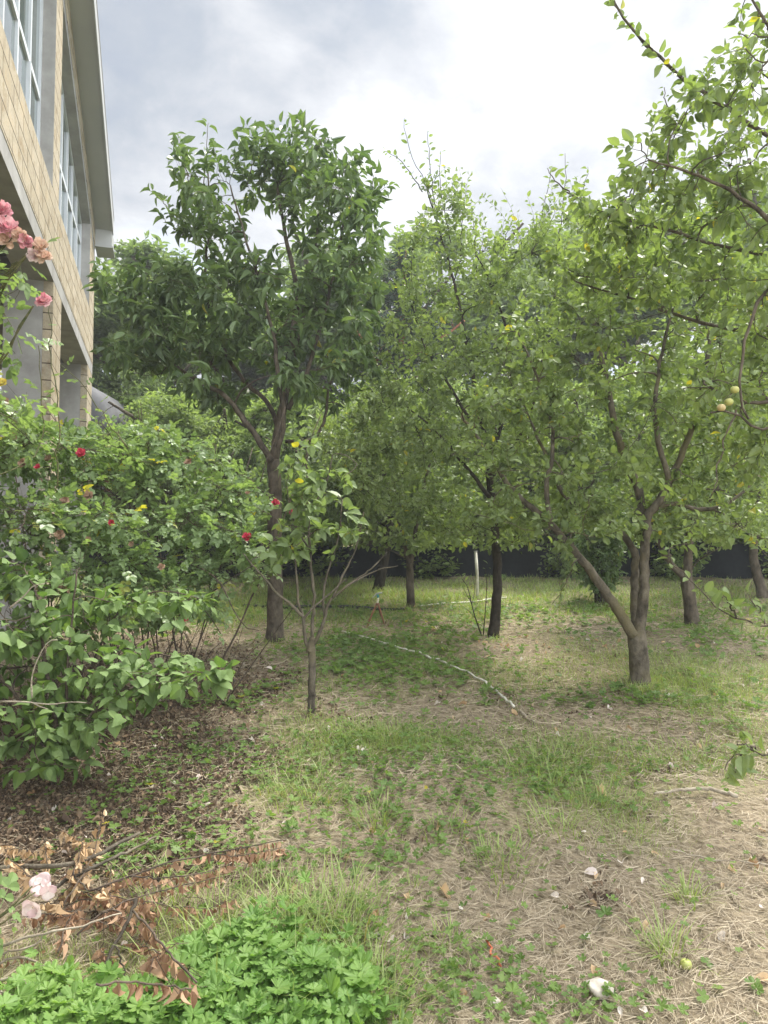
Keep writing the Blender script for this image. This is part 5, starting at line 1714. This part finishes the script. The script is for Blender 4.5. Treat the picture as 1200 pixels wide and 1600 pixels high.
dead_branch('withered_branch', [([(150, 1545, .14), (200, 1540, .14), (260, 1542, .13), (300, 1545, .12)], .003, .002)],
            'low row of small russet leaves hanging among the geraniums', M['dry_leaf'], (0,), 26, .030, 8)
dead_branch('withered_branch', [([(-20, 1500, .05), (30, 1482, .08), (80, 1470, .10), (140, 1450, .11), (190, 1430, .12)], .005, .002), ([(-20, 1512, .04), (20, 1498, .06), (60, 1490, .06), (70, 1462, .1)], .004, .002), ([(-20, 1530, .03), (30, 1505, .05), (60, 1520, .04), (110, 1530, .04)], .004, .002),
                                ([(-20, 1545, .03), (20, 1550, .05), (60, 1560, .04)], .006, .003), ([(-20, 1580, .03), (30, 1570, .05), (70, 1545, .05)], .004, .002), ([(-10, 1560, .05), (30, 1580, .04), (60, 1600, .03)], .003, .002)],
            'bundle of straw coloured dry stems at the bottom left corner', M['dry_leaf'], (2, 4), 14, .03, 9, barkm='twig_pale')

rgt = np.random.default_rng(77)
for n_, (lm, lab, x0, x1, y0, y1) in enumerate((('dry_leaf_pale', 'loose heap of tan withered sprays between the cut branches and the pale blooms', 10, 200, 1320, 1440),
                                               ('dry_leaf', 'loose heap of russet withered sprays right of the faded blooms', 90, 290, 1390, 1520))):
    st = []
    for k_ in range(13):
        x, y = rgt.uniform(x0, x1), rgt.uniform(y0, y1)
        dx, dy = rgt.normal() * 50, rgt.normal() * 22
        st.append(([(x, y, .02), (x + dx * .5, y + dy * .5 - 8, .05), (x + dx, y + dy - 10, rgt.uniform(.03, .09))], .0022, .001))
    dead_branch('withered_branch', st, lab, M[lm], tuple(range(13)), 24, .025, 80 + n_)

# low cane with two faded blooms
fc = empty('rose_cane', G(-30, 1520), 'low green rose cane ending in two faded blush white blooms', 'rose cane')
w = MB()
for pts in ([(-60, 1480, .10), (-10, 1455, .14), (30, 1425, .17), (55, 1408, .19)], [(-60, 1490, .10), (0, 1460, .12), (40, 1430, .15)], [(-40, 1470, .12), (10, 1440, .15), (50, 1398, .2)]):
    q = resample([G(x, y, h) for x, y, h in pts], 10)
    v, f = tubes(q[None], np.linspace(.004, .0025, 10)[None], 6)
    w.add(v, f)
w.build('stem', M['cane'], fc, smooth=True)
rose(G(62, 1393, .20), .034, (.3, -.8, .6), M['petal_blush'], fc, 301, rings=((4, 1.1, .5), (3, .6, .4)), label='upper bloom, blush pink at the rim')
rose(G(76, 1409, .185), .024, (.5, -.7, -.3), M['petal_blush'], fc, 302, rings=((3, 1.1, .6),))
rose(G(48, 1437, .165), .034, (0, -.9, -.2), M['petal_blush'], fc, 303, rings=((4, 1.05, .8), (3, .7, .5)), label='lower bloom, nearly white')
rg = np.random.default_rng(15)
q = resample([G(-30, 1460, .15), G(0, 1440, .2), G(8, 1420, .24)], 5)
shoot_leaves(q[None], 7, .10, .8, TPL_ROSE, rg).build('foliage', M['heart_leaf'], fc)

# ------------------------------------------------------------------ thin haze volume, added to lift the darks like lens veil
hz = bpy.data.materials.new('haze')
hz.use_nodes = True
hz.node_tree.nodes.clear()
vp = hz.node_tree.nodes.new('ShaderNodeVolumePrincipled')
vp.inputs['Color'].default_value = (.93, .97, 1.0, 1)
vp.inputs['Density'].default_value = .0032
vp.inputs['Anisotropy'].default_value = .2
ho = hz.node_tree.nodes.new('ShaderNodeOutputMaterial')
hz.node_tree.links.new(vp.outputs[0], ho.inputs['Volume'])
w = MB()
w.box(-122, 122, -64, 122, -5, 16)
h_ = w.build('haze', hz)
h_['kind'] = 'stuff'
sc.cycles.volume_bounces = 0
sc.cycles.volume_max_steps = 64
